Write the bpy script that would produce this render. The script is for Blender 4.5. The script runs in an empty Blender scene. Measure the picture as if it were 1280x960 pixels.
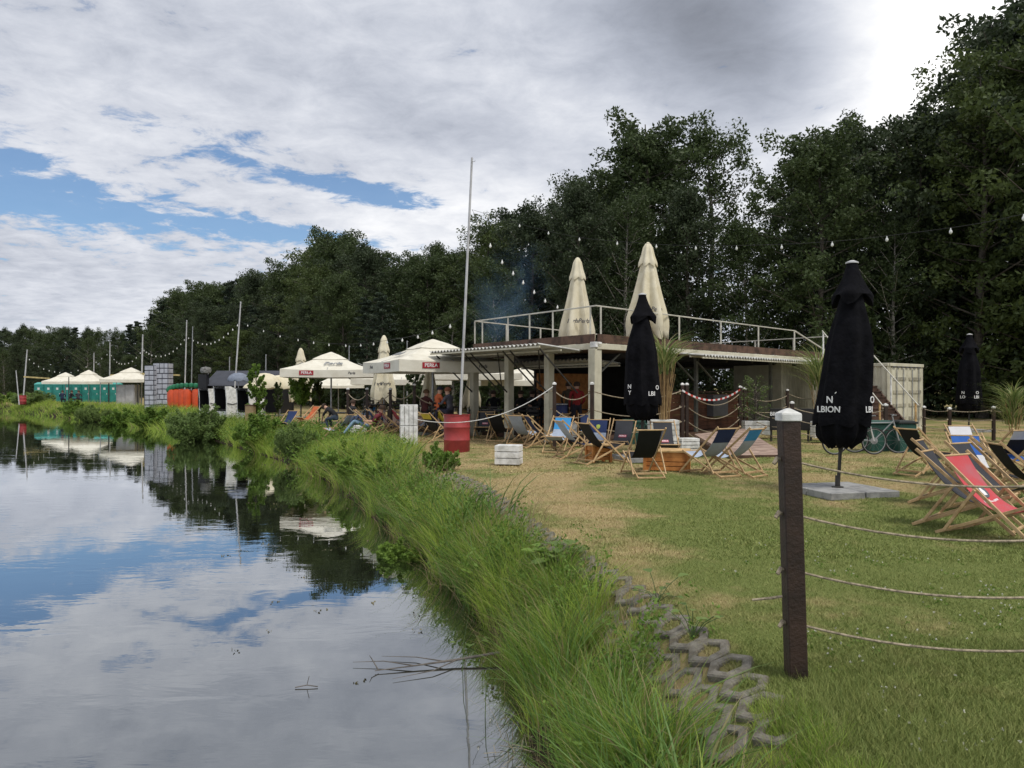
import bpy, math, random
import numpy as np
from mathutils import Vector, Matrix, Euler
R = math.radians
PI = math.pi
random.seed(7)
rng = np.random.default_rng(7)
SC = bpy.context.scene
COL = SC.collection

# ------------------------------------------------------------------ camera
EYE = 1.7
HY = 485.0            # horizon row of the 1280x960 photograph
F = 960.0             # focal length in those pixels
cam_d = bpy.data.cameras.new('camera')
cam = bpy.data.objects.new('camera', cam_d)
COL.objects.link(cam)
cam.location = (0, 0, EYE)
cam.rotation_euler = (R(90), 0, 0)
cam_d.sensor_width = 36
cam_d.lens = 27
cam_d.shift_y = (HY - 480) / 1280
cam_d.clip_start = 0.05
cam_d.clip_end = 4000
SC.camera = cam

# ------------------------------------------------------------------ world: sky with broken cloud
SUN_EL, SUN_AZ = R(62), R(135)      # azimuth clockwise from +Y (ahead)
world = bpy.data.worlds.new('World')
SC.world = world
world.use_nodes = True
nt = world.node_tree
nt.nodes.clear()

class NT:
    """small helper to write node graphs"""
    def __init__(s, tree): s.t = tree
    def n(s, typ, **kw):
        nd = s.t.nodes.new(typ)
        for k, v in kw.items():
            if k.startswith('i_'):
                nd.inputs[k[2:].replace('_', ' ')].default_value = v
            else:
                setattr(nd, k, v)
        return nd
    def l(s, a, b): s.t.links.new(a, b)
    def m(s, op, a, b=None, c=None, clamp=False):
        nd = s.t.nodes.new('ShaderNodeMath'); nd.operation = op; nd.use_clamp = clamp
        for i, v in enumerate((a, b, c)):
            if v is None: continue
            if isinstance(v, (int, float)): nd.inputs[i].default_value = v
            else: s.l(v, nd.inputs[i])
        return nd.outputs[0]
    def mix(s, f, a, b, typ='MIX'):
        nd = s.t.nodes.new('ShaderNodeMix'); nd.data_type = 'RGBA'; nd.blend_type = typ
        for i, v in ((0, f), (6, a), (7, b)):
            if isinstance(v, (int, float)): nd.inputs[i].default_value = v
            elif isinstance(v, tuple): nd.inputs[i].default_value = (*v[:3], 1)
            else: s.l(v, nd.inputs[i])
        return nd.outputs[2]
    def ramp(s, x, lo, hi, smooth=True):
        nd = s.t.nodes.new('ShaderNodeMapRange')
        nd.interpolation_type = 'SMOOTHSTEP' if smooth else 'LINEAR'
        s.l(x, nd.inputs[0]); nd.inputs[1].default_value = lo; nd.inputs[2].default_value = hi
        return nd.outputs[0]
    def noise(s, vec, scale, detail=4, rough=.5, dist=0.0, dims='3D'):
        nd = s.t.nodes.new('ShaderNodeTexNoise'); nd.noise_dimensions = dims
        nd.inputs['Scale'].default_value = scale; nd.inputs['Detail'].default_value = detail
        nd.inputs['Roughness'].default_value = rough; nd.inputs['Distortion'].default_value = dist
        if vec is not None: s.l(vec, nd.inputs['Vector'])
        return nd.outputs[0]

w = NT(nt)
out = w.n('ShaderNodeOutputWorld')
bg = w.n('ShaderNodeBackground')
w.l(bg.outputs[0], out.inputs[0])
SKY_S = 0.1
bg.inputs[1].default_value = SKY_S
sky = w.n('ShaderNodeTexSky', sky_type='NISHITA', sun_disc=False, sun_elevation=SUN_EL, sun_rotation=SUN_AZ)
sky.air_density = 1.0; sky.dust_density = 0.6; sky.ozone_density = 2.0
tc = w.n('ShaderNodeTexCoord')
sp = w.n('ShaderNodeSeparateXYZ'); w.l(tc.outputs['Generated'], sp.inputs[0])
X, Y, Z = sp.outputs
az = w.m('ARCTAN2', X, Y)
el = w.m('ARCSINE', Z)
# cloud layer: direction projected on a plane overhead
zc = w.m('ADD', w.m('MAXIMUM', Z, 0.0), 0.11)
px_ = w.m('DIVIDE', X, zc); py_ = w.m('DIVIDE', Y, zc)
cv = w.n('ShaderNodeCombineXYZ'); w.l(px_, cv.inputs[0]); w.l(py_, cv.inputs[1])
P = cv.outputs[0]
def blob(a0, e0, sa, se, rot=0.0):
    da = w.m('SUBTRACT', az, a0); de = w.m('SUBTRACT', el, e0)
    if rot:
        c, s_ = math.cos(rot), math.sin(rot)
        u = w.m('ADD', w.m('MULTIPLY', da, c), w.m('MULTIPLY', de, s_))
        v = w.m('SUBTRACT', w.m('MULTIPLY', de, c), w.m('MULTIPLY', da, s_))
    else: u, v = da, de
    q = w.m('ADD', w.m('POWER', w.m('ABSOLUTE', w.m('DIVIDE', u, sa)), 2.0), w.m('POWER', w.m('ABSOLUTE', w.m('DIVIDE', v, se)), 2.0))
    return w.m('EXPONENT', w.m('MULTIPLY', q, -1.0))
n_a = w.noise(P, 1.3, 6, .55, .35)
n_b = w.noise(P, 6.5, 8, .66, .3)
n_c = w.noise(P, 0.55, 5, .55, .4)
fine = w.m('ADD', w.m('MULTIPLY', n_a, .38), w.m('MULTIPLY', n_b, .62))
hole = w.m('ADD', w.m('ADD', blob(-.62, .225, .30, .050, -.12), w.m('MULTIPLY', blob(-.36, .285, .17, .026, -.20), .62)), w.m('ADD', w.m('MULTIPLY', blob(-.17, .243, .085, .014, -.1), .85), w.m('MULTIPLY', blob(-.30, .193, .20, .013, -.05), .50)))
hole = w.m('ADD', hole, w.m('MULTIPLY', blob(-.56, .43, .15, .05, 0), .22))
dens = w.m('SUBTRACT', w.m('ADD', w.m('ADD', w.m('MULTIPLY', fine, 2.5), -.75), .34), w.m('MULTIPLY', hole, .68))
cover = w.m('MAXIMUM', w.ramp(dens, .30, .62), .07)
# cloud brightness
dark = w.m('ADD', blob(.27, .42, .19, .10, -.35), w.m('MULTIPLY', blob(.00, .30, .22, .045, -.22), .45))
dark = w.m('ADD', dark, w.m('MULTIPLY', blob(-.25, .27, .14, .02, -.1), .25))
brt = w.m('ADD', blob(.50, .37, .13, .17), w.m('MULTIPLY', blob(.10, .22, .35, .09, 0), .45))
brt = w.m('ADD', brt, w.m('MULTIPLY', blob(.75, .40, .35, .4), .7))
val = w.m('ADD', w.m('MULTIPLY', n_c, .80), w.m('MULTIPLY', fine, .46))
val = w.m('ADD', w.ramp(val, .40, .92, False), 0.0)
val = w.m('ADD', w.m('ADD', w.m('MULTIPLY', val, .38), .265), w.m('MULTIPLY', w.m('SUBTRACT', n_b, .5), .10))
val = w.m('ADD', val, w.m('MULTIPLY', brt, .30))
val = w.m('MULTIPLY', val, w.m('SUBTRACT', 1.0, w.m('MULTIPLY', dark, .60)))
ccol = w.mix(w.ramp(val, .2, .75), (.86, .93, 1.10), (1.0, .995, .99))
cc = w.n('ShaderNodeVectorMath', operation='SCALE'); w.l(ccol, cc.inputs[0]); w.l(w.m('MULTIPLY', val, 1 / SKY_S), cc.inputs[3])
skyc = w.mix(1.0, sky.outputs[0], (.56, .66, .74), 'MULTIPLY')
w.l(w.mix(cover, skyc, cc.outputs[0]), bg.inputs[0])

sun_d = bpy.data.lights.new('sun', 'SUN')
sun_d.energy = 1.5
sun_d.angle = R(14)
sun_d.color = (1.0, .95, .87)
sun = bpy.data.objects.new('sun', sun_d)
COL.objects.link(sun)
sd = Vector((math.sin(SUN_AZ) * math.cos(SUN_EL), math.cos(SUN_AZ) * math.cos(SUN_EL), math.sin(SUN_EL)))
sun.rotation_euler = sd.to_track_quat('Z', 'Y').to_euler()
vs = SC.view_settings
vs.view_transform = 'Standard'; vs.look = 'None'; vs.gamma = 1; vs.use_curve_mapping = False
vs.exposure = 0.74
SC.cycles.max_bounces = 5
SC.cycles.diffuse_bounces = 2
SC.cycles.glossy_bounces = 3
SC.cycles.transmission_bounces = 2
SC.cycles.transparent_max_bounces = 6
SC.cycles.volume_bounces = 0
SC.cycles.use_adaptive_sampling = True

# ------------------------------------------------------------------ helpers
def G(px, py, z=0.0):
    """ground point seen at pixel (px, py)"""
    d = (EYE - z) * F / (py - HY)
    return Vector(((px - 640) / F * d, d, z))
def A(px, py, d):
    return Vector(((px - 640) / F * d, d, EYE + (HY - py) / F * d))

MATS = {}
def mat(name, col, rough=.7, var=.12, vscale=6, bump=0.0, bscale=40, metal=0.0, col2=None, spec=.4, trans=0.0, coord='Object'):
    if name in MATS: return MATS[name]
    m = bpy.data.materials.new(name); m.use_nodes = True
    t = NT(m.node_tree); b = m.node_tree.nodes['Principled BSDF']
    b.inputs['Roughness'].default_value = rough; b.inputs['Metallic'].default_value = metal
    b.inputs['Specular IOR Level'].default_value = spec
    c = t.n('ShaderNodeTexCoord')
    nz = t.noise(c.outputs[coord], vscale, 5, .6)
    c2 = col2 if col2 else tuple(max(0, x * (1 - 2.2 * var)) for x in col)
    colr = t.mix(t.ramp(nz, .35, .7), tuple(min(1, x * (1 + .5 * var)) for x in col), c2)
    t.l(colr, b.inputs['Base Color'])
    if bump:
        nb = t.noise(c.outputs[coord], bscale, 4, .6)
        bp = t.n('ShaderNodeBump'); bp.inputs['Strength'].default_value = bump; bp.inputs['Distance'].default_value = .02
        t.l(nb, bp.inputs['Height']); t.l(bp.outputs[0], b.inputs['Normal'])
    if trans:
        tr = t.n('ShaderNodeBsdfTranslucent'); t.l(colr, tr.inputs[0])
        mx = t.n('ShaderNodeMixShader'); mx.inputs[0].default_value = trans
        t.l(b.outputs[0], mx.inputs[1]); t.l(tr.outputs[0], mx.inputs[2])
        t.l(mx.outputs[0], m.node_tree.nodes['Material Output'].inputs[0])
    MATS[name] = m
    return m

def leafmat(name, col, col2, trans=.25, rough=.55):
    """foliage: each leaf carries its own tint value in attribute 'tint'"""
    m = bpy.data.materials.new(name); m.use_nodes = True
    t = NT(m.node_tree); b = m.node_tree.nodes['Principled BSDF']
    b.inputs['Roughness'].default_value = rough; b.inputs['Specular IOR Level'].default_value = .25
    at = t.n('ShaderNodeAttribute', attribute_name='tint')
    oi = t.n('ShaderNodeObjectInfo')
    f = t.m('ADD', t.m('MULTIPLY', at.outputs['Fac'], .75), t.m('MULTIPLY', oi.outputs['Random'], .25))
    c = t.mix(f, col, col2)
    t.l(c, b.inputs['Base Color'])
    tr = t.n('ShaderNodeBsdfTranslucent'); t.l(c, tr.inputs[0])
    mx = t.n('ShaderNodeMixShader'); mx.inputs[0].default_value = trans
    t.l(b.outputs[0], mx.inputs[1]); t.l(tr.outputs[0], mx.inputs[2])
    t.l(mx.outputs[0], m.node_tree.nodes['Material Output'].inputs[0])
    MATS[name] = m
    return m

def tag(o, label=None, cat=None, group=None, kind=None):
    if label: o['label'] = label
    if cat: o['category'] = cat
    if group: o['group'] = group
    if kind: o['kind'] = kind
    return o
def empty(name, loc, label, cat, group=None, rz=0.0):
    o = bpy.data.objects.new(name, None); COL.objects.link(o)
    o.location = loc; o.rotation_euler = (0, 0, rz); o.empty_display_size = .2
    return tag(o, label, cat, group)
KIDS = {}
def link(name, me, parent=None):
    o = bpy.data.objects.new(name, me); COL.objects.link(o)
    if parent is not None:
        o.parent = parent; KIDS.setdefault(parent.name, []).append(o)
    return o
def dup(o, loc=None, rz=None, label=None, group=None, parent=None, scale=None):
    c = o.copy(); COL.objects.link(c)
    if parent is not None:
        c.parent = parent; KIDS.setdefault(parent.name, []).append(c)
    if loc is not None: c.location = loc
    if rz is not None: c.rotation_euler = (c.rotation_euler[0], c.rotation_euler[1], rz)
    if scale is not None: c.scale = scale if hasattr(scale, '__len__') else (scale,) * 3
    if label: c['label'] = label
    if group: c['group'] = group
    for ch in KIDS.get(o.name, []): dup(ch, parent=c)
    return c

class MB:
    """collects solid shapes and links them as ONE mesh object"""
    def __init__(s): s.v, s.f, s.mi, s.cur = [], [], [], 0
    def add(s, vs, fs):
        k = len(s.v); s.v.extend([tuple(v) for v in vs]); s.f.extend([tuple(i + k for i in f) for f in fs]); s.mi.extend([s.cur] * len(fs)); return s
    def box(s, c, size, rot=None):
        hx, hy, hz = (x / 2 for x in size)
        vs = [Vector((x, y, z)) for x in (-hx, hx) for y in (-hy, hy) for z in (-hz, hz)]
        if rot is not None:
            M = rot if isinstance(rot, Matrix) else Euler(rot).to_matrix()
            vs = [M @ v for v in vs]
        c = Vector(c)
        return s.add([v + c for v in vs], [(0, 1, 3, 2), (4, 6, 7, 5), (0, 4, 5, 1), (2, 3, 7, 6), (0, 2, 6, 4), (1, 5, 7, 3)])
    def bar(s, p, q, w, h=None, up=(0, 0, 1)):
        """rectangular bar from p to q, w wide and h deep"""
        p, q = Vector(p), Vector(q); h = h or w
        d = (q - p); L = d.length
        if L < 1e-6: return s
        d.normalize(); u = Vector(up)
        if abs(d.dot(u)) > .98: u = Vector((0, 1, 0))
        r = d.cross(u).normalized(); u = r.cross(d)
        M = Matrix((r, d, u)).transposed()
        return s.box((p + q) / 2, (w, L, h), M)
    def tube(s, path, rad, n=8, cap=True):
        path = [Vector(p) for p in path]; N = len(path)
        rads = rad if hasattr(rad, '__len__') else [rad] * N
        vs, prev = [], None
        for i, p in enumerate(path):
            d = (path[min(i + 1, N - 1)] - path[max(i - 1, 0)]).normalized()
            if prev is None:
                a = Vector((0, 0, 1)) if abs(d.z) < .9 else Vector((1, 0, 0))
                u = d.cross(a).normalized()
            else:
                u = (prev - d * prev.dot(d)).normalized()
            prev = u; v = d.cross(u)
            for k in range(n):
                t = 2 * PI * k / n
                vs.append(p + (u * math.cos(t) + v * math.sin(t)) * rads[i])
        fs = [(i * n + k, i * n + (k + 1) % n, (i + 1) * n + (k + 1) % n, (i + 1) * n + k) for i in range(N - 1) for k in range(n)]
        if cap: fs += [tuple(range(n - 1, -1, -1)), tuple((N - 1) * n + k for k in range(n))]
        return s.add(vs, fs)
    def rings(s, rings, cap0=True, cap1=True, close=True):
        n = len(rings[0]); vs = [p for r in rings for p in r]; m = n if close else n - 1
        fs = [(i * n + k, i * n + (k + 1) % n, (i + 1) * n + (k + 1) % n, (i + 1) * n + k) for i in range(len(rings) - 1) for k in range(m)]
        if cap0: fs.append(tuple(range(n - 1, -1, -1)))
        if cap1: fs.append(tuple((len(rings) - 1) * n + k for k in range(n)))
        return s.add(vs, fs)
    def lathe(s, prof, c=(0, 0, 0), n=24, cap=True):
        c = Vector(c)
        return s.rings([[c + Vector((r * math.cos(2 * PI * k / n), r * math.sin(2 * PI * k / n), z)) for k in range(n)] for r, z in prof], cap, cap)
    def prism(s, poly, z0, z1):
        n = len(poly)
        vs = [(p[0], p[1], z0) for p in poly] + [(p[0], p[1], z1) for p in poly]
        fs = [tuple(range(n - 1, -1, -1)), tuple(range(n, 2 * n))] + [(i, (i + 1) % n, n + (i + 1) % n, n + i) for i in range(n)]
        return s.add(vs, fs)
    def sheet(s, poly, th):
        """polygon in 3-D given thickness along its normal"""
        P_ = [Vector(p) for p in poly]
        nrm = (P_[1] - P_[0]).cross(P_[2] - P_[0]).normalized() * th
        n = len(P_)
        vs = P_ + [p + nrm for p in P_]
        fs = [tuple(range(n - 1, -1, -1)), tuple(range(n, 2 * n))] + [(i, (i + 1) % n, n + (i + 1) % n, n + i) for i in range(n)]
        return s.add(vs, fs)
    def mesh(s, mats, smooth=False):
        me = bpy.data.meshes.new('mesh')
        me.from_pydata(s.v, [], s.f)
        mats = mats if isinstance(mats, (list, tuple)) else [mats]
        for m in mats: me.materials.append(m)
        if len(mats) > 1: me.polygons.foreach_set('material_index', s.mi)
        if smooth:
            me.polygons.foreach_set('use_smooth', [True] * len(me.polygons))
            me.set_sharp_from_angle(angle=R(42))
        me.update()
        return me
    def build(s, name, mats, parent=None, smooth=False, bevel=0.0):
        o = link(name, s.mesh(mats, smooth), parent)
        if bevel:
            b = o.modifiers.new('bevel', 'BEVEL'); b.width = bevel; b.segments = 1; b.limit_method = 'ANGLE'
        return o

def np_mesh(verts, quads, material, tint=None, tris=None):
    me = bpy.data.meshes.new('mesh')
    nq = len(quads); ntr = 0 if tris is None else len(tris)
    me.vertices.add(len(verts)); me.vertices.foreach_set('co', np.asarray(verts, dtype=np.float32).ravel())
    loops = np.asarray(quads, dtype=np.int32).ravel()
    starts = np.arange(nq) * 4
    if ntr:
        loops = np.concatenate([loops, np.asarray(tris, dtype=np.int32).ravel()])
        starts = np.concatenate([starts, nq * 4 + np.arange(ntr) * 3])
    me.loops.add(len(loops)); me.loops.foreach_set('vertex_index', loops)
    me.polygons.add(nq + ntr); me.polygons.foreach_set('loop_start', starts.astype(np.int32))
    me.update(calc_edges=True)
    if tint is not None:
        a = me.attributes.new('tint', 'FLOAT', 'POINT'); a.data.foreach_set('value', np.asarray(tint, dtype=np.float32))
    me.materials.append(material)
    return me

def text_mesh(body, size, depth=.004, material=None, shear=0.0):
    cu = bpy.data.curves.new('lettering', 'FONT'); cu.body = body; cu.size = size; cu.extrude = depth
    cu.align_x = 'CENTER'; cu.align_y = 'CENTER'; cu.resolution_u = 3; cu.shear = shear
    cu.offset = size * .012
    ob = bpy.data.objects.new('tmp', cu); COL.objects.link(ob)
    dg = bpy.context.evaluated_depsgraph_get()
    me = bpy.data.meshes.new_from_object(ob.evaluated_get(dg))
    bpy.data.objects.remove(ob); bpy.data.curves.remove(cu)
    me.materials.clear(); me.materials.append(material)
    return me

# ------------------------------------------------------------------ shoreline (x as a function of depth y)
TOP = [G(*p) for p in ((985, 880), (930, 820), (865, 780), (800, 735), (740, 700), (690, 668), (640, 632), (600, 607), (560, 588))]
WAT = [G(*p, z=-1) for p in ((672, 960), (650, 860), (625, 800), (575, 740), (476, 655), (420, 607), (352, 576), (258, 548), (152, 529), (0, 514))]
WAT = [Vector((.62, -12, -1)), Vector((.55, 2, -1))] + WAT + [Vector((-140, 122, 0)), Vector((-300, 150, 0)), Vector((-800, 190, 0)), Vector((-2500, 260, 0))]
wy = np.array([p.y for p in WAT]); wx = np.array([p.x for p in WAT])
def x_wat(y): return np.interp(y, wy, wx)
ty = [-12, 2.0] + [p.y for p in TOP]; tx = [1.95, 1.60] + [p.x for p in TOP]
for yy, off in ((20, 2.2), (30, 2.5), (41, 2.6), (60, 3.2), (89, 3.6), (122, 6), (150, 12), (190, 30), (260, 60)):
    ty.append(yy); tx.append(float(x_wat(yy)) + off)
def x_top(y): return np.interp(y, ty, tx)
def hills(x, y):
    return .018 * np.sin(x * 1.1 + y * .7) + .014 * np.sin(x * .43 - y * .9 + 1) + .01 * np.sin(2.3 * x + 1.7 * y)
def height(x, y):
    a, b = x_wat(y), x_top(y)
    t = (x - a) / (b - a)                       # 0 at the water line, 1 at the lawn edge
    tt = np.clip(t, -1.2, 1.0)
    s = np.clip(tt, 0, 1)
    z = -1.0 + (1 - (1 - s) ** 1.35)            # convex bank
    z = np.where(tt < 0, -1.0 + tt * .6, z)
    z = np.where(t >= 1, 0.0, z)
    return z + hills(x, y) * np.clip(t, .3, 1)
rows = np.concatenate([np.arange(-10, 1, 1.0), np.arange(1, 24, .2), np.arange(24, 60, .6), np.arange(60, 130, 2.0), np.array([130, 140, 150, 165, 190, 220, 260, 320, 400, 600, 1000, 1800, 3000])])
offs = np.concatenate([-np.geomspace(1500, 6, 14), np.arange(-5, 6, .16), np.geomspace(6, 60, 40), np.array([80, 120, 200, 400, 900, 2000, 3500])])
YY, OO = np.meshgrid(rows, offs, indexing='ij')
XX = x_top(YY) + OO
ZZ = height(XX, YY)
nr, nc = XX.shape
gv = np.stack([XX, YY, ZZ], -1).reshape(-1, 3)
ii, jj = np.meshgrid(np.arange(nr - 1), np.arange(nc - 1), indexing='ij')
base = (ii * nc + jj).ravel()
gq = np.stack([base, base + 1, base + nc + 1, base + nc], -1)

def lawn_nodes(t, coord):
    """lawn colour: green with dry, worn patches; the same field for soil and blades"""
    n1 = t.noise(coord, .55, 5, .6, .3)
    n2 = t.noise(coord, 2.6, 5, .65)
    spx = t.n('ShaderNodeSeparateXYZ'); t.l(coord, spx.inputs[0])
    x, y = spx.outputs[0], spx.outputs[1]
    # trodden ground: far part of the lawn and the path beside the bank edge
    far = t.ramp(y, 7.5, 15.5)
    path = t.m('MULTIPLY', t.ramp(x, 2.3, 1.0), t.ramp(y, 4.0, 5.2))
    worn = t.m('MAXIMUM', t.m('MULTIPLY', far, .58), t.m('MULTIPLY', path, .74))
    d = t.m('ADD', t.m('ADD', t.m('MULTIPLY', n1, 1.15), t.m('MULTIPLY', n2, .45)), t.m('MULTIPLY', worn, .42))
    return t.ramp(d, .86, 1.20), n2

def ground_material():
    m = bpy.data.materials.new('lawn soil'); m.use_nodes = True
    t = NT(m.node_tree); b = m.node_tree.nodes['Principled BSDF']
    g = t.n('ShaderNodeNewGeometry'); c = g.outputs['Position']
    dry, n2 = lawn_nodes(t, c)
    green = t.mix(n2, (.10, .135, .035), (.18, .195, .065))
    tan = t.mix(n2, (.38, .29, .15), (.27, .20, .105))
    col = t.mix(dry, green, tan)
    s = t.n('ShaderNodeSeparateXYZ'); t.l(c, s.inputs[0])
    nn = t.noise(c, 3.0, 5, .6)
    zz = t.m('ADD', s.outputs[2], t.m('MULTIPLY', t.m('SUBTRACT', nn, .5), .3))
    mud = t.mix(nn, (.018, .014, .009), (.045, .036, .022))
    col = t.mix(t.ramp(zz, -.10, -.45), col, mud)
    t.l(col, b.inputs['Base Color']); b.inputs['Roughness'].default_value = .95
    b.inputs['Specular IOR Level'].default_value = .1
    nb = t.noise(c, 28, 6, .7)
    bp = t.n('ShaderNodeBump'); bp.inputs['Strength'].default_value = .6; bp.inputs['Distance'].default_value = .03
    t.l(nb, bp.inputs['Height']); t.l(bp.outputs[0], b.inputs['Normal'])
    return m
me = np_mesh(gv, gq, ground_material())
me.polygons.foreach_set('use_smooth', [True] * len(me.polygons))
tag(link('ground', me), 'lawn with dry tan patches and the muddy bank going down to the water', 'ground', kind='structure')

def water_material():
    m = bpy.data.materials.new('lake water'); m.use_nodes = True
    t = NT(m.node_tree); nt_ = m.node_tree
    b = nt_.nodes['Principled BSDF']
    b.inputs['Base Color'].default_value = (.012, .014, .008, 1)
    b.inputs['Roughness'].default_value = .015
    b.inputs['IOR'].default_value = 1.33
    g = t.n('ShaderNodeNewGeometry')
    mp = t.n('ShaderNodeMapping'); mp.inputs['Scale'].default_value = (1, 2.2, 1); t.l(g.outputs['Position'], mp.inputs[0])
    n1 = t.noise(mp.outputs[0], 1.6, 3, .5, .4)
    n2 = t.noise(mp.outputs[0], .35, 2, .5)
    bp = t.n('ShaderNodeBump'); bp.inputs['Distance'].default_value = .02
    t.l(t.m('ADD', t.m('MULTIPLY', t.ramp(n2, .35, .7), .14), .018), bp.inputs['Strength'])
    t.l(n1, bp.inputs['Height']); t.l(bp.outputs[0], b.inputs['Normal'])
    gl = t.n('ShaderNodeBsdfGlossy'); gl.inputs['Roughness'].default_value = .01
    gl.inputs[0].default_value = (.93, .95, .97, 1)
    t.l(bp.outputs[0], gl.inputs['Normal'])
    fr = t.n('ShaderNodeFresnel'); fr.inputs['IOR'].default_value = 1.75; t.l(bp.outputs[0], fr.inputs['Normal'])
    mx = t.n('ShaderNodeMixShader')
    t.l(t.m('ADD', t.m('MULTIPLY', fr.outputs[0], .72), WATER_BASE), mx.inputs[0]); t.l(b.outputs[0], mx.inputs[1]); t.l(gl.outputs[0], mx.inputs[2])
    t.l(mx.outputs[0], nt_.nodes['Material Output'].inputs[0])
    return m
WATER_BASE = .22
mb = MB(); mb.add([(-3500, -40, -1), (400, -40, -1), (400, 600, -1), (-3500, 600, -1)], [(0, 1, 2, 3)])
tag(mb.build('water', water_material()), 'still dark lake water mirroring clouds and trees', 'lake', kind='structure')
# ------------------------------------------------------------------ foliage
BARK = mat('bark', (.11, .095, .075), .9, .25, 9, .5, 30)
BIRCH = mat('pale bark', (.34, .32, .28), .85, .3, 5, .3, 30, col2=(.1, .09, .08))
LEAF = {
    'dark': leafmat('leaf dark', (.027, .041, .021), (.063, .087, .038), .28),
    'mid': leafmat('leaf mid', (.032, .051, .020), (.080, .112, .038), .30),
    'light': leafmat('leaf light', (.039, .063, .019), (.106, .138, .040), .32),
    'pine': leafmat('needle', (.018, .032, .020), (.044, .064, .036), .12),
    'willow': leafmat('willow leaf', (.09, .15, .04), (.22, .30, .09), .35),
    'shrub': leafmat('shrub leaf', (.08, .16, .025), (.22, .33, .06), .35),
}
def leaves_np(cent, rad, per, size, r, flat=.75, tint_base=None):
    """cent (n,3), rad (n,), per leaves each -> verts, quads, tint"""
    n = len(cent); N = n * per
    c = np.repeat(cent, per, 0); rr = np.repeat(rad, per)[:, None]
    u = r.normal(size=(N, 3)); u /= np.linalg.norm(u, axis=1)[:, None]
    rho = r.random((N, 1)) ** .45
    p = c + u * rho * rr * np.array([1, 1, flat])
    a = r.normal(size=(N, 3)); a /= np.linalg.norm(a, axis=1)[:, None]
    q = r.normal(size=(N, 3)); b = np.cross(a, q); b /= np.linalg.norm(b, axis=1)[:, None] + 1e-9
    s = size * (.6 + .8 * r.random((N, 1)))
    v = np.stack([p - a * s, p + b * s * .5, p + a * s, p - b * s * .5], 1).reshape(-1, 3)
    qd = np.arange(N * 4).reshape(N, 4)
    tb = r.random(n) if tint_base is None else tint_base
    t = np.clip(np.repeat(tb, per) * .7 + r.random(N) * .3, 0, 1)
    return v, qd, np.repeat(t, 4)

def tree_proto(kind, seed, H=18.0):
    r = np.random.default_rng(seed); rd = random.Random(seed)
    tb = MB(); cents, rads = [], []
    lean = Vector((rd.uniform(-.5, .5), rd.uniform(-.5, .5), 0))
    def trunk_at(h): return Vector((lean.x * h * h + .12 * math.sin(h * 7 + seed), lean.y * h * h + .12 * math.cos(h * 6), h * H * .94))
    tb.tube([trunk_at(h) for h in np.linspace(0, 1, 10)], [.24 * (1 - .88 * h) * (1.25 if h == 0 else 1) for h in np.linspace(0, 1, 10)], 8)
    if kind == 'pine':
        n = 60
        for i in range(n):
            h = .10 + .89 * i / n; az_ = i * 2.4 + rd.uniform(-.4, .4)
            L = (1 - h) ** .75 * 3.6 * rd.uniform(.7, 1.15) + .35
            p0 = trunk_at(h); d = Vector((math.cos(az_), math.sin(az_), -.10 + .35 * h))
            p1 = p0 + d * L
            tb.tube([p0, p0 + d * L * .5 + Vector((0, 0, .06)), p1], [.045, .03, .012], 5, False)
            for k in range(5):
                f = .25 + .75 * k / 4
                cents.append(p0 + d * L * f + Vector((0, 0, -.06 * f))); rads.append(.30 + .28 * (1 - f) + .1 * rd.random())
        per, size, flat = 46, .13, .55
    else:
        n, wid, up, per, size, flat = {'round': (66, 4.6, .55, 80, .120, .7), 'tall': (62, 3.1, .80, 76, .108, .85),
                                       'feather': (56, 3.5, .75, 56, .098, .9), 'spread': (70, 5.2, .4, 76, .128, .6)}[kind]
        lob = [(rd.uniform(0, 6.28), rd.uniform(.1, .95), rd.uniform(.75, 1.35)) for _ in range(9)]
        for i in range(n):
            h = .06 + .92 * (i + rd.random()) / n; az_ = i * 2.399 + rd.uniform(-.5, .5)
            env = max(.02, 1 - abs((h - .50) / .53) ** 2.7) ** .62
            k_ = 1.0
            for la, lh, lm in lob:
                g_ = math.exp(-((h - lh) / .12) ** 2) * max(0, math.cos(az_ - la)) ** 2
                k_ *= 1 + (lm - 1) * g_
            L = wid * env * k_ * rd.uniform(.62, 1.12)
            p0 = trunk_at(max(.03, h - .05)); d = Vector((math.cos(az_), math.sin(az_), up * rd.uniform(.4, 1.2)))
            sag = Vector((0, 0, -.05 * L))
            p1 = p0 + d * L
            tb.tube([p0, p0 + d * L * .5 + sag * .5, p1 + sag], [.07 * (1 - .6 * h), .04 * (1 - .5 * h), .012], 5, False)
            for k in range(5):
                f = .38 + .62 * k / 4
                off = Vector((rd.gauss(0, .42), rd.gauss(0, .42), rd.gauss(0, .36)))
                cents.append(p0 + d * L * f + sag * f + off); rads.append(rd.uniform(.42, .92) * (.8 if kind == 'feather' else 1))
        for i in range(16):      # loose shoots at the top and outline
            a_ = rd.uniform(0, 6.28); q_ = rd.uniform(.1, 1.5 if kind != 'tall' else .8)
            top = trunk_at(.96) + Vector((math.cos(a_) * q_, math.sin(a_) * q_, rd.uniform(-1.4, .9)))
            cents.append(top); rads.append(rd.uniform(.5, .8)); cents.append(top + Vector((rd.gauss(0, .3), rd.gauss(0, .3), -.7))); rads.append(.8)
    cents = np.array([tuple(c) for c in cents]); rads = np.array(rads)
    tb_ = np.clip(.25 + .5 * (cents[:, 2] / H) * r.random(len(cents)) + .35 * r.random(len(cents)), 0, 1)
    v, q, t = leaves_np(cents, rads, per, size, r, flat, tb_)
    return tb, (v, q, t)

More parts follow.
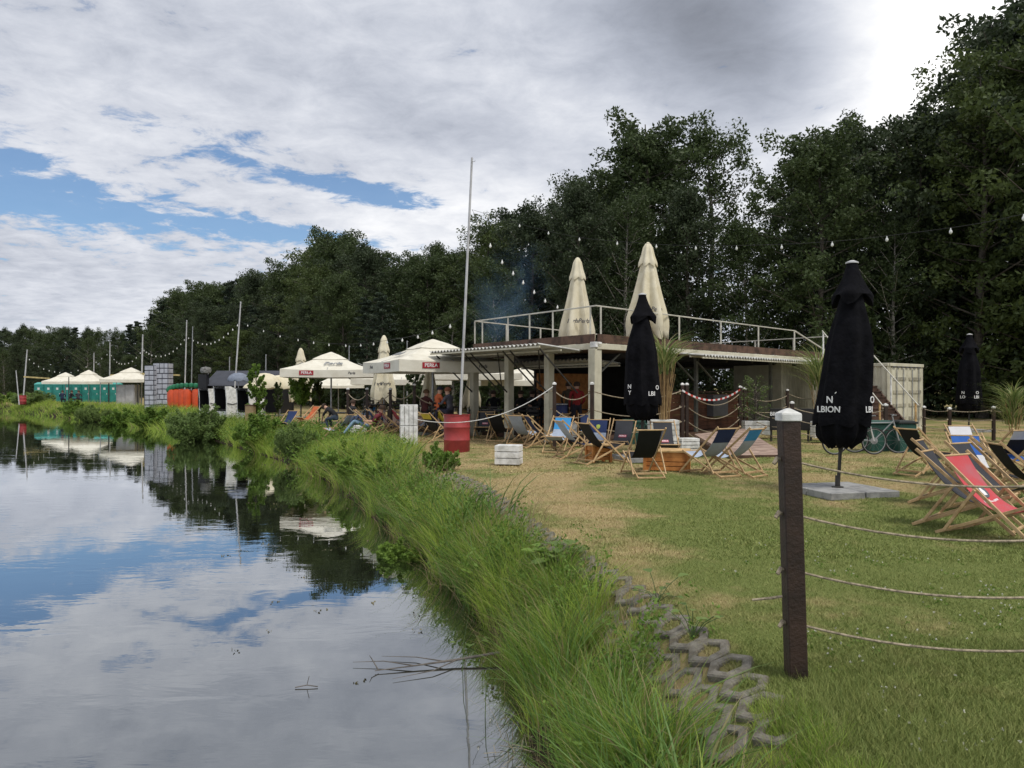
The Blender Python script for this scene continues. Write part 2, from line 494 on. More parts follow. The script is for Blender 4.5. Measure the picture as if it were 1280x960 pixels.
FOREST_GROUP = 'trees of the wood behind the venue'
protos = []
for kind, seed, lm, bk in (('round', 1, 'dark', BARK), ('tall', 2, 'mid', BIRCH), ('feather', 3, 'mid', BIRCH), ('spread', 4, 'light', BARK), ('pine', 5, 'pine', BARK), ('round', 6, 'mid', BARK), ('tall', 7, 'dark', BARK), ('pine', 8, 'pine', BARK), ('feather', 9, 'light', BARK)):
    tb, (v, q, t) = tree_proto(kind, seed)
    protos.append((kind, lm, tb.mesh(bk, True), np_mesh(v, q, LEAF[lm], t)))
SKYLINE = [(-300, 404), (0, 402), (60, 408), (150, 405), (180, 393), (205, 366), (235, 347), (270, 346), (300, 338), (350, 322), (380, 300), (420, 283), (470, 288), (500, 302), (540, 303), (558, 296), (575, 268), (610, 255), (640, 226), (680, 255), (718, 246), (735, 165), (760, 152), (800, 148), (840, 130), (880, 132), (900, 140), (930, 180), (960, 155), (1000, 168), (1030, 130), (1060, 112), (1090, 106), (1112, 128), (1150, 116), (1180, 112), (1200, 40), (1230, 2), (1260, -25), (1400, -30), (1700, 60)]
skx = [p[0] for p in SKYLINE]; skyy = [p[1] for p in SKYLINE]
EDGE = [(60, 16), (46, 26), (33, 38), (23, 44.5), (14.5, 51), (4, 51.5), (-4.5, 54), (-12.5, 60), (-22, 80), (-38, 102), (-58, 128), (-92, 160), (-133, 200), (-200, 250)]
MARKS = [(-200, 60, 'the far left barrel'), (60, 150, 'the teal toilets'), (150, 215, 'the white block wall'), (215, 270, 'the inflatable'), (270, 345, 'the black stage tent'), (345, 400, 'the left parasols'), (400, 470, 'the second parasol'), (470, 545, 'the large cream parasol'), (545, 620, 'the tall flagpole'), (620, 690, 'the smoke'), (690, 770, 'the left deck umbrella'), (770, 850, 'the right deck umbrella'), (850, 930, 'the deck rail'), (930, 1000, 'the deck end'), (1000, 1095, 'the large black umbrella'), (1095, 1160, 'the beige container'), (1160, 1240, 'the small black umbrella'), (1240, 1600, 'the right deckchairs')]
ADJ = {'round': 'round crowned', 'tall': 'narrow upright', 'feather': 'loose feathery', 'spread': 'broad bushy', 'pine': 'dark conical'}
CLR = {'dark': 'very dark', 'mid': 'mid green', 'light': 'lighter green', 'pine': 'blackish green'}
used = {}
def plant_tree(x, y, row, idx, h, forced=None, w_=1.0):
    rd = random.Random(idx * 13 + row * 101)
    kind, lm, tm, cm = protos[forced if forced is not None else idx]
    px = 640 + F * x / y
    mark = next((m for a_, b_, m in MARKS if a_ <= px < b_), 'the lake')
    where = ['in front above', 'behind the front trees above', 'deep in the wood above', 'farthest back above'][row]
    lab = '%s %s %s %s %s' % (CLR[lm], ADJ[kind], 'conifer' if kind == 'pine' else 'tree', where, mark)
    o = empty('pine_tree' if kind == 'pine' else 'broadleaf_tree', (x, y, -.05), lab, 'tree', FOREST_GROUP, rd.uniform(0, 6.28))
    used[lab] = used.get(lab, 0) + 1
    s = h / 18.0; wv = w_ * rd.uniform(.92, 1.15)
    o.scale = (max(s, .62) * wv, max(s, .62) * wv, s)
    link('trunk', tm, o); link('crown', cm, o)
    return o
def edge_points(step_fn):
    out_ = []; i = 0; pos = 0.0
    segs = [(Vector(EDGE[k]), Vector(EDGE[k + 1])) for k in range(len(EDGE) - 1)]
    for a_, b_ in segs:
        L = (b_ - a_).length; d = (b_ - a_) / L
        while pos < L:
            p = a_ + d * pos; out_.append((p, Vector((-d.y, d.x)))); pos += step_fn(p)
        pos -= L
    return out_
rdt = random.Random(5)
cnt = 0
for row, (off, stepk) in enumerate(((0, .95), (6, 1.15), (13, 1.35), (22, 1.7))):
    for p, nrm in edge_points(lambda p: (3.6 + .018 * p.y) * stepk):
        nn_ = -nrm if nrm.y < 0 else nrm
        q = p + nn_ * (off + rdt.uniform(-1.6, 1.6)) + Vector((rdt.uniform(-1.2, 1.2), 0))
        px = 640 + F * q.x / q.y
        if px > 1950 or px < -260: continue
        if row == 3 and px > 1050: pass
        ytop = np.interp(px, skx, skyy) if row else np.interp(px, skx, skyy) + rdt.choice((6, 30, 60))
        hh = EYE + (HY - ytop) / F * q.y
        if row == 0: hh = hh * rdt.uniform(.75, 1.0)
        elif row == 1: hh = hh * rdt.uniform(.97, 1.05)
        elif row == 2: hh *= rdt.uniform(.86, 1.0)
        else: hh *= rdt.uniform(.72, .9)
        hh = max(7.0, min(hh, 27))
        cnt += 1
        if px < 200: ch = rdt.choice((4, 0, 6, 7, 1, 5, 2))
        elif px < 560: ch = rdt.choice((0, 6, 3, 5, 2, 7, 1, 0, 5))
        elif px < 1000: ch = rdt.choice((0, 2, 6, 5, 1, 2, 8))
        else: ch = rdt.choice((0, 3, 5, 2, 3, 8, 0))
        plant_tree(q.x, q.y, row, ch, hh)
print('TREES', cnt, 'distinct labels', len(used))
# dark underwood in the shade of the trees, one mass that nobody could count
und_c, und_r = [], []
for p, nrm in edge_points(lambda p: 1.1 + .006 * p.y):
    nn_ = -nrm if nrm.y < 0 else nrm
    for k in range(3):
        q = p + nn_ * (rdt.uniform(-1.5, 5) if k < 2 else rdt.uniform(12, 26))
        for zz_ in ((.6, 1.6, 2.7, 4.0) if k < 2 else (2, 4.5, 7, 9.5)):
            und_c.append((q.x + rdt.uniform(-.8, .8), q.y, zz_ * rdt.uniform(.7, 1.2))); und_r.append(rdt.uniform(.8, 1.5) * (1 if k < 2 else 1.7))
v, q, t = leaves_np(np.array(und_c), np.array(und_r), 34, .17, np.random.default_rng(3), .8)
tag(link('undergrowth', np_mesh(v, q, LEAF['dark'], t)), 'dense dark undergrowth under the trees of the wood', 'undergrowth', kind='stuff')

# ------------------------------------------------------------------ grass
def blades(x, y, z, h, wd, lean, az_, nseg, r, curl=1.0):
    """curved tapering blades; returns verts, quads, tris"""
    N = len(x); lv = np.linspace(0, 1, nseg + 1)
    dx, dy = np.cos(az_), np.sin(az_)
    V = []
    face = r.random(N) * 2 * PI
    sx, sy = np.cos(face), np.sin(face)
    for k in range(nseg):
        f = lv[k]
        bx = x + dx * lean * h * f ** (1 + curl); by = y + dy * lean * h * f ** (1 + curl)
        bz = z + h * (f - .30 * np.minimum(lean, 1.4) * f ** 2.4)
        ww = wd * (1 - f ** 1.6) * .5
        V.append(np.stack([bx - sx * ww, by - sy * ww, bz], -1)); V.append(np.stack([bx + sx * ww, by + sy * ww, bz], -1))
    V.append(np.stack([x + dx * lean * h, y + dy * lean * h, z + h * (1 - .30 * np.minimum(lean, 1.4))], -1))
    V = np.stack(V, 1); M = V.shape[1]
    b0 = np.arange(N) * M
    qs = [np.stack([b0 + 2 * k, b0 + 2 * k + 1, b0 + 2 * k + 3, b0 + 2 * k + 2], -1) for k in range(nseg - 1)]
    ts = np.stack([b0 + 2 * nseg - 2, b0 + 2 * nseg - 1, b0 + 2 * nseg], -1)
    return V.reshape(-1, 3), (np.concatenate(qs) if qs else np.zeros((0, 4), int)), ts, M

def grass_mat(name, c1, c2, c3, trans=.35):
    m = bpy.data.materials.new(name); m.use_nodes = True
    t = NT(m.node_tree); b = m.node_tree.nodes['Principled BSDF']
    b.inputs['Roughness'].default_value = .5; b.inputs['Specular IOR Level'].default_value = .3
    at = t.n('ShaderNodeAttribute', attribute_name='tint')
    c = t.mix(t.ramp(at.outputs['Fac'], 0, .75, False), c1, c2)
    c = t.mix(t.ramp(at.outputs['Fac'], .80, .95), c, c3)
    t.l(c, b.inputs['Base Color'])
    tr = t.n('ShaderNodeBsdfTranslucent'); t.l(c, tr.inputs[0])
    mx = t.n('ShaderNodeMixShader'); mx.inputs[0].default_value = trans
    t.l(b.outputs[0], mx.inputs[1]); t.l(tr.outputs[0], mx.inputs[2])
    t.l(mx.outputs[0], m.node_tree.nodes['Material Output'].inputs[0])
    return m
def lawn_blade_mat():
    m = bpy.data.materials.new('lawn blades'); m.use_nodes = True
    t = NT(m.node_tree); b = m.node_tree.nodes['Principled BSDF']
    b.inputs['Roughness'].default_value = .6; b.inputs['Specular IOR Level'].default_value = .2
    g = t.n('ShaderNodeNewGeometry')
    dry, n2 = lawn_nodes(t, g.outputs['Position'])
    at = t.n('ShaderNodeAttribute', attribute_name='tint')
    gr = t.mix(at.outputs['Fac'], (.125, .178, .042), (.28, .305, .095))
    tn = t.mix(at.outputs['Fac'], (.42, .34, .16), (.56, .45, .24))
    c = t.mix(t.m('MULTIPLY', dry, .9), gr, tn)
    t.l(c, b.inputs['Base Color'])
    return m

def scatter(n, ylo, yhi, power=1.0):
    """points on the visible lawn, denser near the camera"""
    u = rng.random(n)
    y = (ylo ** (1 - power) + u * (yhi ** (1 - power) - ylo ** (1 - power))) ** (1 / (1 - power)) if power != 1 else ylo * (yhi / ylo) ** u
    xl = x_top(y) - .12; xr = y * .70 + .8
    q = rng.random(n)
    x = xl + np.where(q < .84, q / .84, 1 + ((q - .84) / .16) ** 2.2 * 1.6) * (xr - xl)
    return x, y
Vs, Ts, Tn = [], [], []; k0 = 0
for n, lo, hi, hh, wd in ((225000, 3.2, 7.5, .028, .0048), (142000, 7.5, 15, .030, .010), (84000, 15, 34, .034, .022)):
    x, y = scatter(n, lo, hi, 1.0)
    cl = .5 + .5 * np.sin(x * 3.1 + 2 * np.sin(y * 2.3)) * np.sin(y * 2.7 + 1.3 * np.sin(x * 1.9))
    h = hh * (.45 + .6 * rng.random(n) + .55 * cl) * np.where(y < 5.2, 1.35, 1)
    lm = np.maximum(np.exp(-((x - 1.9) ** 2 + (y - 3.9) ** 2) / .35), np.exp(-((x - 1.70) ** 2 + (y - 4.57) ** 2) / .012))       # longer tufts at the foot of the post and the paver corner
    h = h * (1 + 2.2 * lm * rng.random(n))
    v, qd, ts, M = blades(x, y, height(x, y) - .004, h, wd * (.7 + .6 * rng.random(n)), .2 + 1.1 * rng.random(n), rng.random(n) * 2 * PI, 1, rng)
    Vs.append(v); Ts.append(ts + k0); k0 += len(v); Tn.append(np.repeat(rng.random(n), M))
me = np_mesh(np.concatenate(Vs), np.zeros((0, 4), int), lawn_blade_mat(), np.concatenate(Tn), np.concatenate(Ts))
tag(link('lawn_grass', me), 'short mown grass blades, green beside the post and dry by the chairs', 'grass', kind='stuff')

# bank vegetation: tussocks of long grass between lawn edge and water
SEDGE = grass_mat('bank grass', (.09, .20, .025), (.44, .56, .10), (.44, .36, .18), .48)
REED = grass_mat('reed blades', (.07, .15, .025), (.17, .28, .07), (.33, .28, .14), .35)
def bank_pt(n, lo, hi, t0, t1, power=1.0):
    y = lo * (hi / lo) ** rng.random(n)
    t = t0 + (t1 - t0) * rng.random(n)
    a_, b_ = x_wat(y), x_top(y)
    return a_ + (b_ - a_) * t, y, t
def tussocks(nt_, per, lo, hi, t0, t1, hrange, wd, spread, nseg=4, tall=None, fade=.0):
    cx, cy, ct = bank_pt(nt_, lo, hi, t0, t1)
    kp_ = (cy > 5.5) | (ct < .50)
    if t0 < .6: cx, cy, ct = cx[kp_], cy[kp_], ct[kp_]
    nt_ = len(cx)
    hmul = hrange[0] + (hrange[1] - hrange[0]) * rng.random(nt_)
    tb = rng.random(nt_)
    c = np.repeat(np.arange(nt_), per); N = len(c)
    aa = rng.random(N) * 2 * PI; rr = np.sqrt(rng.random(N)) * spread * (.5 + hmul[c])
    x = cx[c] + np.cos(aa) * rr; y = cy[c] + np.sin(aa) * rr
    h = hmul[c] * (.45 + .65 * rng.random(N)) * np.clip(1.12 - .25 * ct[c], .5, 1.2)
    z = np.maximum(height(x, y), -1.12) - .03
    leanv = .06 + .90 * rr / (spread * 1.2) * (.4 + .6 * rng.random(N)) + .30 * rng.random(N)
    az_ = aa + rng.normal(0, .8, N)
    v, qd, ts, M = blades(x, y, z, h, wd * (.6 + .8 * rng.random(N)), leanv, az_, nseg, rng, 1.0)
    dry = (rng.random(N) < .05 + .14 * (rng.random(nt_)[c] > .75)) * 1.0
    tn = np.where(dry > 0, .9 + .1 * rng.random(N), np.clip(tb[c] * .66 + .22 * rng.random(N), 0, .78))
    return v, qd, ts, np.repeat(tn, M)
def merge(parts):
    k = 0; V, Q, T, N_ = [], [], [], []
    for v, q_, t_, n_ in parts:
        V.append(v); Q.append(q_ + k); T.append(t_ + k); N_.append(n_); k += len(v)
    return np.concatenate(V), np.concatenate(Q), np.concatenate(T), np.concatenate(N_)
parts = [tussocks(52, 150, 3.9, 9, .22, .62, (.22, .70), .0062, .12),
         tussocks(22, 150, 3.0, 4.8, .16, .46, (.34, .58), .0070, .15),
         tussocks(64, 70, 3.4, 9, .04, .36, (.18, .46), .006, .13, 4),
         tussocks(170, 60, 3.4, 9, .1, .74, (.10, .26), .006, .20, 3),
         tussocks(90, 22, 3.8, 9, .62, .90, (.05, .13), .005, .14, 3),
         tussocks(58, 110, 9, 20, .06, .56, (.16, .60), .010, .17),
         tussocks(190, 40, 9, 20, .05, .84, (.07, .20), .010, .22, 3),
         tussocks(230, 60, 20, 46, .12, .95, (.28, .80), .02, .36),
         tussocks(240, 40, 20, 46, .1, 1.0, (.15, .35), .02, .5, 3),
         tussocks(560, 36, 46, 115, .1, 1.1, (.3, .95), .045, .9, 3)]
parts += [tussocks(40, 150, 6.6, 17, .04, .28, (.30, .85), .008, .13), tussocks(62, 150, 17, 46, .06, .55, (.55, 1.1), .016, .24), tussocks(24, 120, 9, 17, .2, .55, (.35, .75), .009, .14)]
parts.append(tussocks(70, 60, 3.2, 4.15, .82, 1.12, (.09, .2), .004, .12, 4))
parts.append(tussocks(40, 40, 3.9, 4.7, 1.05, 1.45, (.05, .11), .004, .10, 3))
parts.append(tussocks(90, 14, 3.9, 9, .70, 1.0, (.04, .09), .004, .10, 3))
V, Q, T, N_ = merge(parts)
tag(link('bank_grass', np_mesh(V, Q, SEDGE, N_, T)), 'long bright green grass and sedge growing down the bank to the water', 'grass', kind='stuff')
# leafy weeds between the tussocks
wk = []
for n_, lo, hi, rr0 in ((420, 3.5, 9, .10), (520, 9, 22, .17), (460, 22, 60, .36)):
    x, y, t = bank_pt(n_, lo, hi, .04, .98)
    g_ = (np.sin(x * 2.3 + y * 1.7) + np.sin(y * 2.9 - x) > -.35)
    g_ = g_ & ~((y >= 9) & (y < 20) & (t > .60))
    g_ = g_ & ~((y < 5.2) & (t > .45)) & ~((y < 9) & (t > .7) & (rng.random(len(t)) < .72))
    x, y = x[g_], y[g_]
    z = np.maximum(height(x, y), -1.0)
    for up in ((.25, 1.0, 2.0, 3.0) if lo < 20 else (.2, .7, 1.2)): wk.append((np.stack([x + rng.normal(0, rr0 * .5, len(x)), y + rng.normal(0, rr0 * .5, len(x)), z + rr0 * up * (.5 + .7 * rng.random(len(x)))], -1), np.full(len(x), rr0), lo))
vs_, qs_, ts_, kq = [], [], [], 0
for c_, r_, lo in wk:
    v, q, t = leaves_np(c_, r_, 16, .018 if lo < 5 else .028 if lo < 15 else .05, rng, .8)
    vs_.append(v); qs_.append(q + kq); ts_.append(t); kq += len(v)
tag(link('bank_weeds', np_mesh(np.concatenate(vs_), np.concatenate(qs_), LEAF['shrub'], np.concatenate(ts_))), 'low leafy weeds growing between the grass tussocks on the bank', 'weeds', kind='stuff')
# upright broad reeds standing out of the sedge
parts = [tussocks(34, 16, 5.0, 9, .06, .5, (.55, .85), .013, .07, 5), tussocks(46, 30, 9, 22, .02, .25, (.5, .9), .014, .10, 4), tussocks(40, 22, 3.2, 5.0, .1, .45, (.55, .8), .017, .11, 5), tussocks(60, 14, 10, 40, .1, .7, (.7, 1.1), .025, .2, 4)]
V, Q, T, N_ = merge(parts)
tag(link('reeds', np_mesh(V, Q, REED, N_, T)), 'broader upright reed blades standing out of the bank grass', 'reeds', kind='stuff')
# dry stems and fallen straw at the water's edge
parts = [tussocks(190, 16, 3.4, 9, .0, .75, (.2, .68), .0035, .25, 4), tussocks(260, 10, 9, 30, 0, .7, (.3, .9), .007, .3, 4)]
V, Q, T, N_ = merge(parts)
STRAW = grass_mat('straw', (.24, .18, .09), (.36, .28, .15), (.38, .30, .17), .2)
tag(link('dry_stems', np_mesh(V, Q, STRAW, N_, T)), 'thin dry brown stems among the bank grass', 'dry grass', kind='stuff')
# clover flowers in the near lawn
n = 620
y = 3.6 * (8.5 / 3.6) ** rng.random(n); x = 1.9 + rng.random(n) * (y * .7 - 1.3)
kp = (np.sin(x * 2.1 + y) + np.sin(y * 3.3 - x * 1.2) + rng.normal(0, .7, n)) > .35
x, y = x[kp], y[kp]
cl = np.stack([x, y, height(x, y) + .035 + .02 * rng.random(len(x))], -1)
v, q, t = leaves_np(cl, np.full(len(cl), .007), 9, .0055, rng, 1.0)
tag(link('clover_flowers', np_mesh(v, q, mat('clover petals', (.55, .55, .46), .8, .1), t)), 'small white clover flower heads dotted over the near lawn', 'flowers', kind='stuff')
v, q, t = leaves_np(np.stack([x + .02, y, height(x, y) + .012], -1), np.full(len(x), .05), 10, .011, rng, .3)
tag(link('clover_leaves', np_mesh(v, q, LEAF['shrub'], t)), 'small round clover leaves in the near lawn', 'clover', kind='stuff')

# ------------------------------------------------------------------ bushes on the bank
def bush_mesh(w_, h_, seed, per=60, size=.05, n=60, upright=.5):
    r = np.random.default_rng(seed); rd = random.Random(seed)
    st = MB(); cents, rads = [], []
    for i in range(n):
        a_ = rd.uniform(0, 6.28); f = rd.random() ** .6
        hz = h_ * rd.uniform(.35, 1.0) * (1 - .35 * f * f); rr = w_ / 2 * f
        tip = Vector((math.cos(a_) * rr, math.sin(a_) * rr, hz))
        b0 = Vector((math.cos(a_) * rr * .15, math.sin(a_) * rr * .15, 0))
        if i % 2 == 0: st.tube([b0, b0.lerp(tip, .5) + Vector((0, 0, .1 * hz)), tip], [.018 * h_, .012 * h_, .004], 4, False)
        for k in (.45, .7, .92, 1.05):
            c = b0.lerp(tip, k); cents.append(tuple(c)); rads.append(w_ * .085 * rd.uniform(.7, 1.3) * (1.1 - .4 * k))
    v, q, t = leaves_np(np.array(cents), np.array(rads), per, size, r, 1.1)
    return st.mesh(BARK), (v, q, t)
BUSH = {}
for nm, args, lm in (('willow', (2.6, 1.9, 21, 50, .055, 70), 'willow'), ('leafy', (1.6, 1.3, 22, 46, .045, 56), 'shrub'), ('low', (1.2, .8, 23, 40, .045, 44), 'shrub')):
    sm, (v, q, t) = bush_mesh(*args)
    BUSH[nm] = (sm, np_mesh(v, q, LEAF[lm], t), args[0], args[1])
def bush(kind, px, ybase, t, w_, h_, label, zb=None, y=None):
    """bush at pixel column px on the bank, depth from the base row on the slope"""
    sm, lmsh, w0, h0 = BUSH[kind]
    p = G(px, ybase, -.6) if y is None else Vector(((px - 640) / F * y, y, 0))
    z = float(height(np.array([p.x]), np.array([p.y]))[0]) - .05
    o = empty('bank_bush', (p.x, p.y, z), label, 'bush', 'bushes along the lake bank', (px * .37) % 6.28)
    o.scale = (w_ / w0, w_ / w0, h_ / h0)
    link('stems', sm, o); link('foliage', lmsh, o)
    return o
bush('willow', 247, 541, .4, 3.1, 2.1, 'big grey green bush on the bank below the inflatable')
bush('leafy', 324, 553, .4, 2.2, 1.5, 'leafy bush on the bank just right of the big grey green one')
bush('willow', 372, 566, .4, 1.6, 1.35, 'bush on the bank in front of the small trees by the parasols')
bush('leafy', 190, 528, .4, 2.6, 1.4, 'bush on the bank below the white block wall')
bush('leafy', 152, 524, .4, 2.6, 1.3, 'bush on the far bank below the widest of the small tents')
bush('willow', 118, 521, .4, 2.8, 1.6, 'dark bush on the far bank below the middle small tent')
bush('leafy', 92, 517, .4, 2.4, 1.5, 'dark leafy bush on the far bank below the left small tent')
bush('willow', 42, 511, .4, 4.2, 1.7, 'broad bush on the far bank beside the far left barrel')
bush('leafy', 12, 509, .4, 4.0, 1.2, 'low bush on the far bank at the left edge of the photo')
bush('low', 553, 590, .4, .75, .62, 'small fresh green bush at the foot of the big red barrel', y=16.2)
bush('low', 484, 600, .4, 1.1, .8, 'small leafy bush on the bank left of the white crate tower', y=17.5)
bush('low', 455, 606, .4, 1.3, .75, 'low leafy bush on the bank below the reclining people', y=20)
bush('low', 430, 606, .4, 1.4, .95, 'rounded green bush on the bank right of the yellow green tuft', y=22)
bush('low', 508, 622, .4, .7, .4, 'low bush on the bank below the white crate tower', y=15.0)
bush('low', 505, 680, .4, .8, .5, 'low bush hanging over the water left of the paver edge', y=12.2)
bush('low', 628, 690, .4, .45, .30, 'low leafy plant patch at the start of the paver edge', y=9.3)
# ------------------------------------------------------------------ materials of the built things
WHITE = mat('white paint', (.78, .78, .76), .6, .16, 5, .15, 60, col2=(.50, .50, .47))
PALE = mat('pale container paint', (.58, .55, .43), .6, .12, 2, .1, 30, col2=(.47, .44, .33))
CREAM = mat('cream canvas', (.80, .74, .57), .85, .08, 3, .25, 120, trans=.18, col2=(.72, .65, .46))
CANVAS = mat('off white canvas', (.82, .79, .68), .85, .08, 2, .2, 120, trans=.18, col2=(.74, .70, .58))
BLACKC = mat('black canvas', (.007, .007, .009), .95, .2, 4, .9, 14, spec=.08)
STEEL = mat('galvanised steel', (.40, .41, .42), .45, .15, 6, .1, 40, metal=.6)
DARKST = mat('dark steel', (.04, .037, .033), .6, .2, 6)
POLE_M = mat('grey pole paint', (.50, .50, .50), .5, .12, 3)
BEECH = mat('beech wood', (.52, .36, .19), .6, .22, 9, .2, 50, col2=(.36, .23, .11))
POSTW = mat('dark brown plastic timber', (.040, .023, .016), .55, .3, 5, .35, 45, col2=(.022, .014, .010))
PLANK = mat('weathered planks', (.33, .24, .19), .85, .3, 3, .4, 30, col2=(.22, .15, .12))
BROWN = mat('brown stained boards', (.105, .058, .038), .75, .3, 3, .3, 30)
ORANGE = mat('orange stained wood', (.52, .22, .06), .6, .3, 5, .2, 40, col2=(.36, .13, .03))
PINEW = mat('raw pine', (.58, .38, .17), .65, .2, 7, .2, 50)
ROPE = mat('hemp rope', (.42, .35, .25), .95, .25, 30, .6, 200)
RED = mat('red barrel paint', (.34, .045, .045), .5, .22, 3, .1, 20, col2=(.25, .035, .035))
CONC = mat('concrete', (.30, .30, .29), .9, .22, 6, .5, 60, col2=(.20, .20, .20))
CONCD = mat('weathered paver concrete', (.20, .185, .155), .95, .3, 9, .6, 60, col2=(.10, .088, .065))
TEAL = mat('teal plastic', (.02, .21, .18), .45, .12, 2)
GREEN = mat('dark green plastic', (.025, .095, .075), .5, .15, 3)
BULB = mat('frosted bulb glass', (.80, .80, .76), .3, .03, 3)
CABLE = mat('black cable', (.015, .015, .015), .6, .1, 3)
GLASSD = mat('dark glass', (.02, .025, .03), .1, .1, 3)
REDL = mat('red sign', (.36, .02, .03), .5, .05, 3)
TXT = mat('white lettering', (.80, .80, .80), .5, .03, 3)
INK = mat('grey lettering', (.08, .08, .09), .7, .05, 3)

def text(parent, body, size, loc, M=None, material=None, name='lettering', shear=0.0, depth=.004):
    me = text_mesh(body, size, depth, material or TXT, shear)
    o = link(name, me, parent)
    m4 = (M or Matrix.Rotation(R(90), 3, 'X')).to_4x4(); m4.translation = Vector(loc)
    o.matrix_local = m4
    return o
def yaw_text_M(a):
    """upright lettering whose face normal points to angle a about z (a=0 -> faces -Y)"""
    return Matrix.Rotation(a, 3, 'Z') @ Matrix.Rotation(R(90), 3, 'X')

# ------------------------------------------------------------------ rope fences
def sag_path(p, q, sag, n=14):
    p, q = Vector(p), Vector(q)
    return [p.lerp(q, k / n) + Vector((0, 0, -sag * 4 * (k / n) * (1 - k / n))) for k in range(n + 1)]
def post_part(root, base, h, w=.105, lean=(0, 0), cap=True):
    b = Vector(base); top = b + Vector((lean[0], lean[1], h))
    m = MB(); m.bar(b - Vector((0, 0, .15)), top, w, w, up=(0, 1, 0)); p = m.build('post', POSTW, root, bevel=.006)
    if cap:
        c = MB(); d = (top - b).normalized()
        k = w * .5 + .006
        c.box(top + d * .012, (2 * k, 2 * k, .045))
        c.rings([[top + d * (.0345 + dz) + Vector((sx * kk, sy * kk, 0)) for sx, sy in ((-1, -1), (1, -1), (1, 1), (-1, 1))] for dz, kk in ((0, k), (.03, .01))])
        c.build('cap', WHITE, p, bevel=.004)
    return top
def rope_fence(pts, heights, ropes, sag, label, group=None, w=.10, rr=.009, leans=None, skip=()):
    root = empty('rope_fence', pts[0], label, 'fence', group)
    o0 = Vector(pts[0])
    L = [Vector(p) - o0 for p in pts]
    ln = leans or [(0, 0)] * len(L)
    for p, h, le in zip(L, heights, ln): post_part(root, p, h, w, le)
    for i in range(len(L) - 1):
        if i in skip: continue
        for z in ropes:
            a_ = L[i] + Vector((ln[i][0] * z / heights[i], ln[i][1], z)); b_ = L[i + 1] + Vector((ln[i + 1][0] * z / heights[i + 1], 0, z * heights[i + 1] / heights[i]))
            MB().tube(sag_path(a_, b_, sag), rr, 6).build('rope', ROPE, root, True)
    for i, p in enumerate(L):
        for z in ropes:
            k = MB(); c = p + Vector((ln[i][0] * z / heights[i], 0, z))
            k.tube([c + Vector((-w * .5 - .045, -.01, -.02)), c + Vector((-w * .5 - .02, 0, .01)), c + Vector((-w * .5 + .01, 0, 0))], [rr * 1.6, rr * 2.2, rr * 1.2], 6)
            k.build('knot', ROPE, root, True)
    return root
pf = G(996, 842)
rope_fence([pf, (pf.x + 2.22, pf.y - .12, 0)], [1.515, 1.50], (1.27, .95, .615, .30), .145, 'near dark brown post with white cap carrying four sagging ropes to the right', w=.108, rr=.0075, leans=[(-.05, 0), (0, 0)])
# loose rope end on the left of the near post
stub = MB(); stub.tube([(pf.x - .085, pf.y, .46), (pf.x - .14, pf.y + .02, .445), (pf.x - .25, pf.y + .05, .425)], [.008, .0085, .007], 6)
tag(stub.build('rope_end', ROPE, smooth=True), 'short loose rope end pointing left from the near brown post', 'rope')

def gp(px, d): return Vector(((px - 640) / F * d, d, 0))
FG = 'rope fences around the pavilion'
rope_fence([gp(693, 21.2), gp(740, 20.6), gp(853, 24.0)], [1.80, 1.80, 1.80], (1.62, 1.12, .66), .24, 'three post rope fence in front of the pavilion corner column', FG, .10, .015)
rope_fence([gp(853, 24.2) + Vector((.14, 0, 0)), gp(925, 27.0)], [1.80, 1.72], (1.58, 1.12, .66, .3), .42, 'rope fence of two capped posts right of the tall grass planter', FG, .10, .015)
rope_fence([gp(925, 26.6) + Vector((.1, -.2, 0)), gp(990, 22.5), gp(1107, 21.8)], [1.66, 1.25, 1.2], (1.12, .8, .45), .2, 'lower rope fence running past the black signs behind the near post', FG, .10, .014)
rope_fence([gp(926, 27.6), gp(984, 30.5), gp(1036, 32)], [1.72, 1.6, 1.6], (1.5, 1.05), .25, 'rope fence close under the right end of the deck', FG, .10, .015)
rope_fence([gp(1155, 27.5), gp(1187, 25.5), gp(1242, 25), gp(1315, 24.5)], [1.0, 1.0, 1.05, 1.05], (.95, .65, .35), .06, 'low rope fence at the right behind the small black umbrella', FG, .09, .013)
rope_fence([gp(435, 30), gp(459, 29), gp(488, 28), gp(518, 27.2), gp(560, 26.6)], [1.65, 1.65, 1.65, 1.8, 1.6], (1.5, 1.0), .26, 'rope fence in front of the large cream parasols', FG, .10, .016)
# taut white line from the crate tower to the fence post and the striped tape
tag(MB().tube(sag_path(A(518, 524, 17.9), A(693, 482, 21.2), .42, 20), .011, 6).build('white_line', mat('white cord', (.62, .62, .60), .8, .1, 20), smooth=True), 'long white line sagging from the white crate tower to the fence post', 'line')
tp = MB(); pa = sag_path(A(853, 488, 23.7), A(925, 487, 26.5), .33, 24)
for k in range(24):
    tp.cur = k % 2
    tp.bar(pa[k], pa[k + 1], .012, .055)
tag(tp.build('barrier_tape', [mat('white tape', (.75, .75, .75), .5, .05, 3), mat('red tape', (.5, .06, .05), .5, .05, 3)]), 'red and white striped barrier tape strung between two fence posts', 'tape')

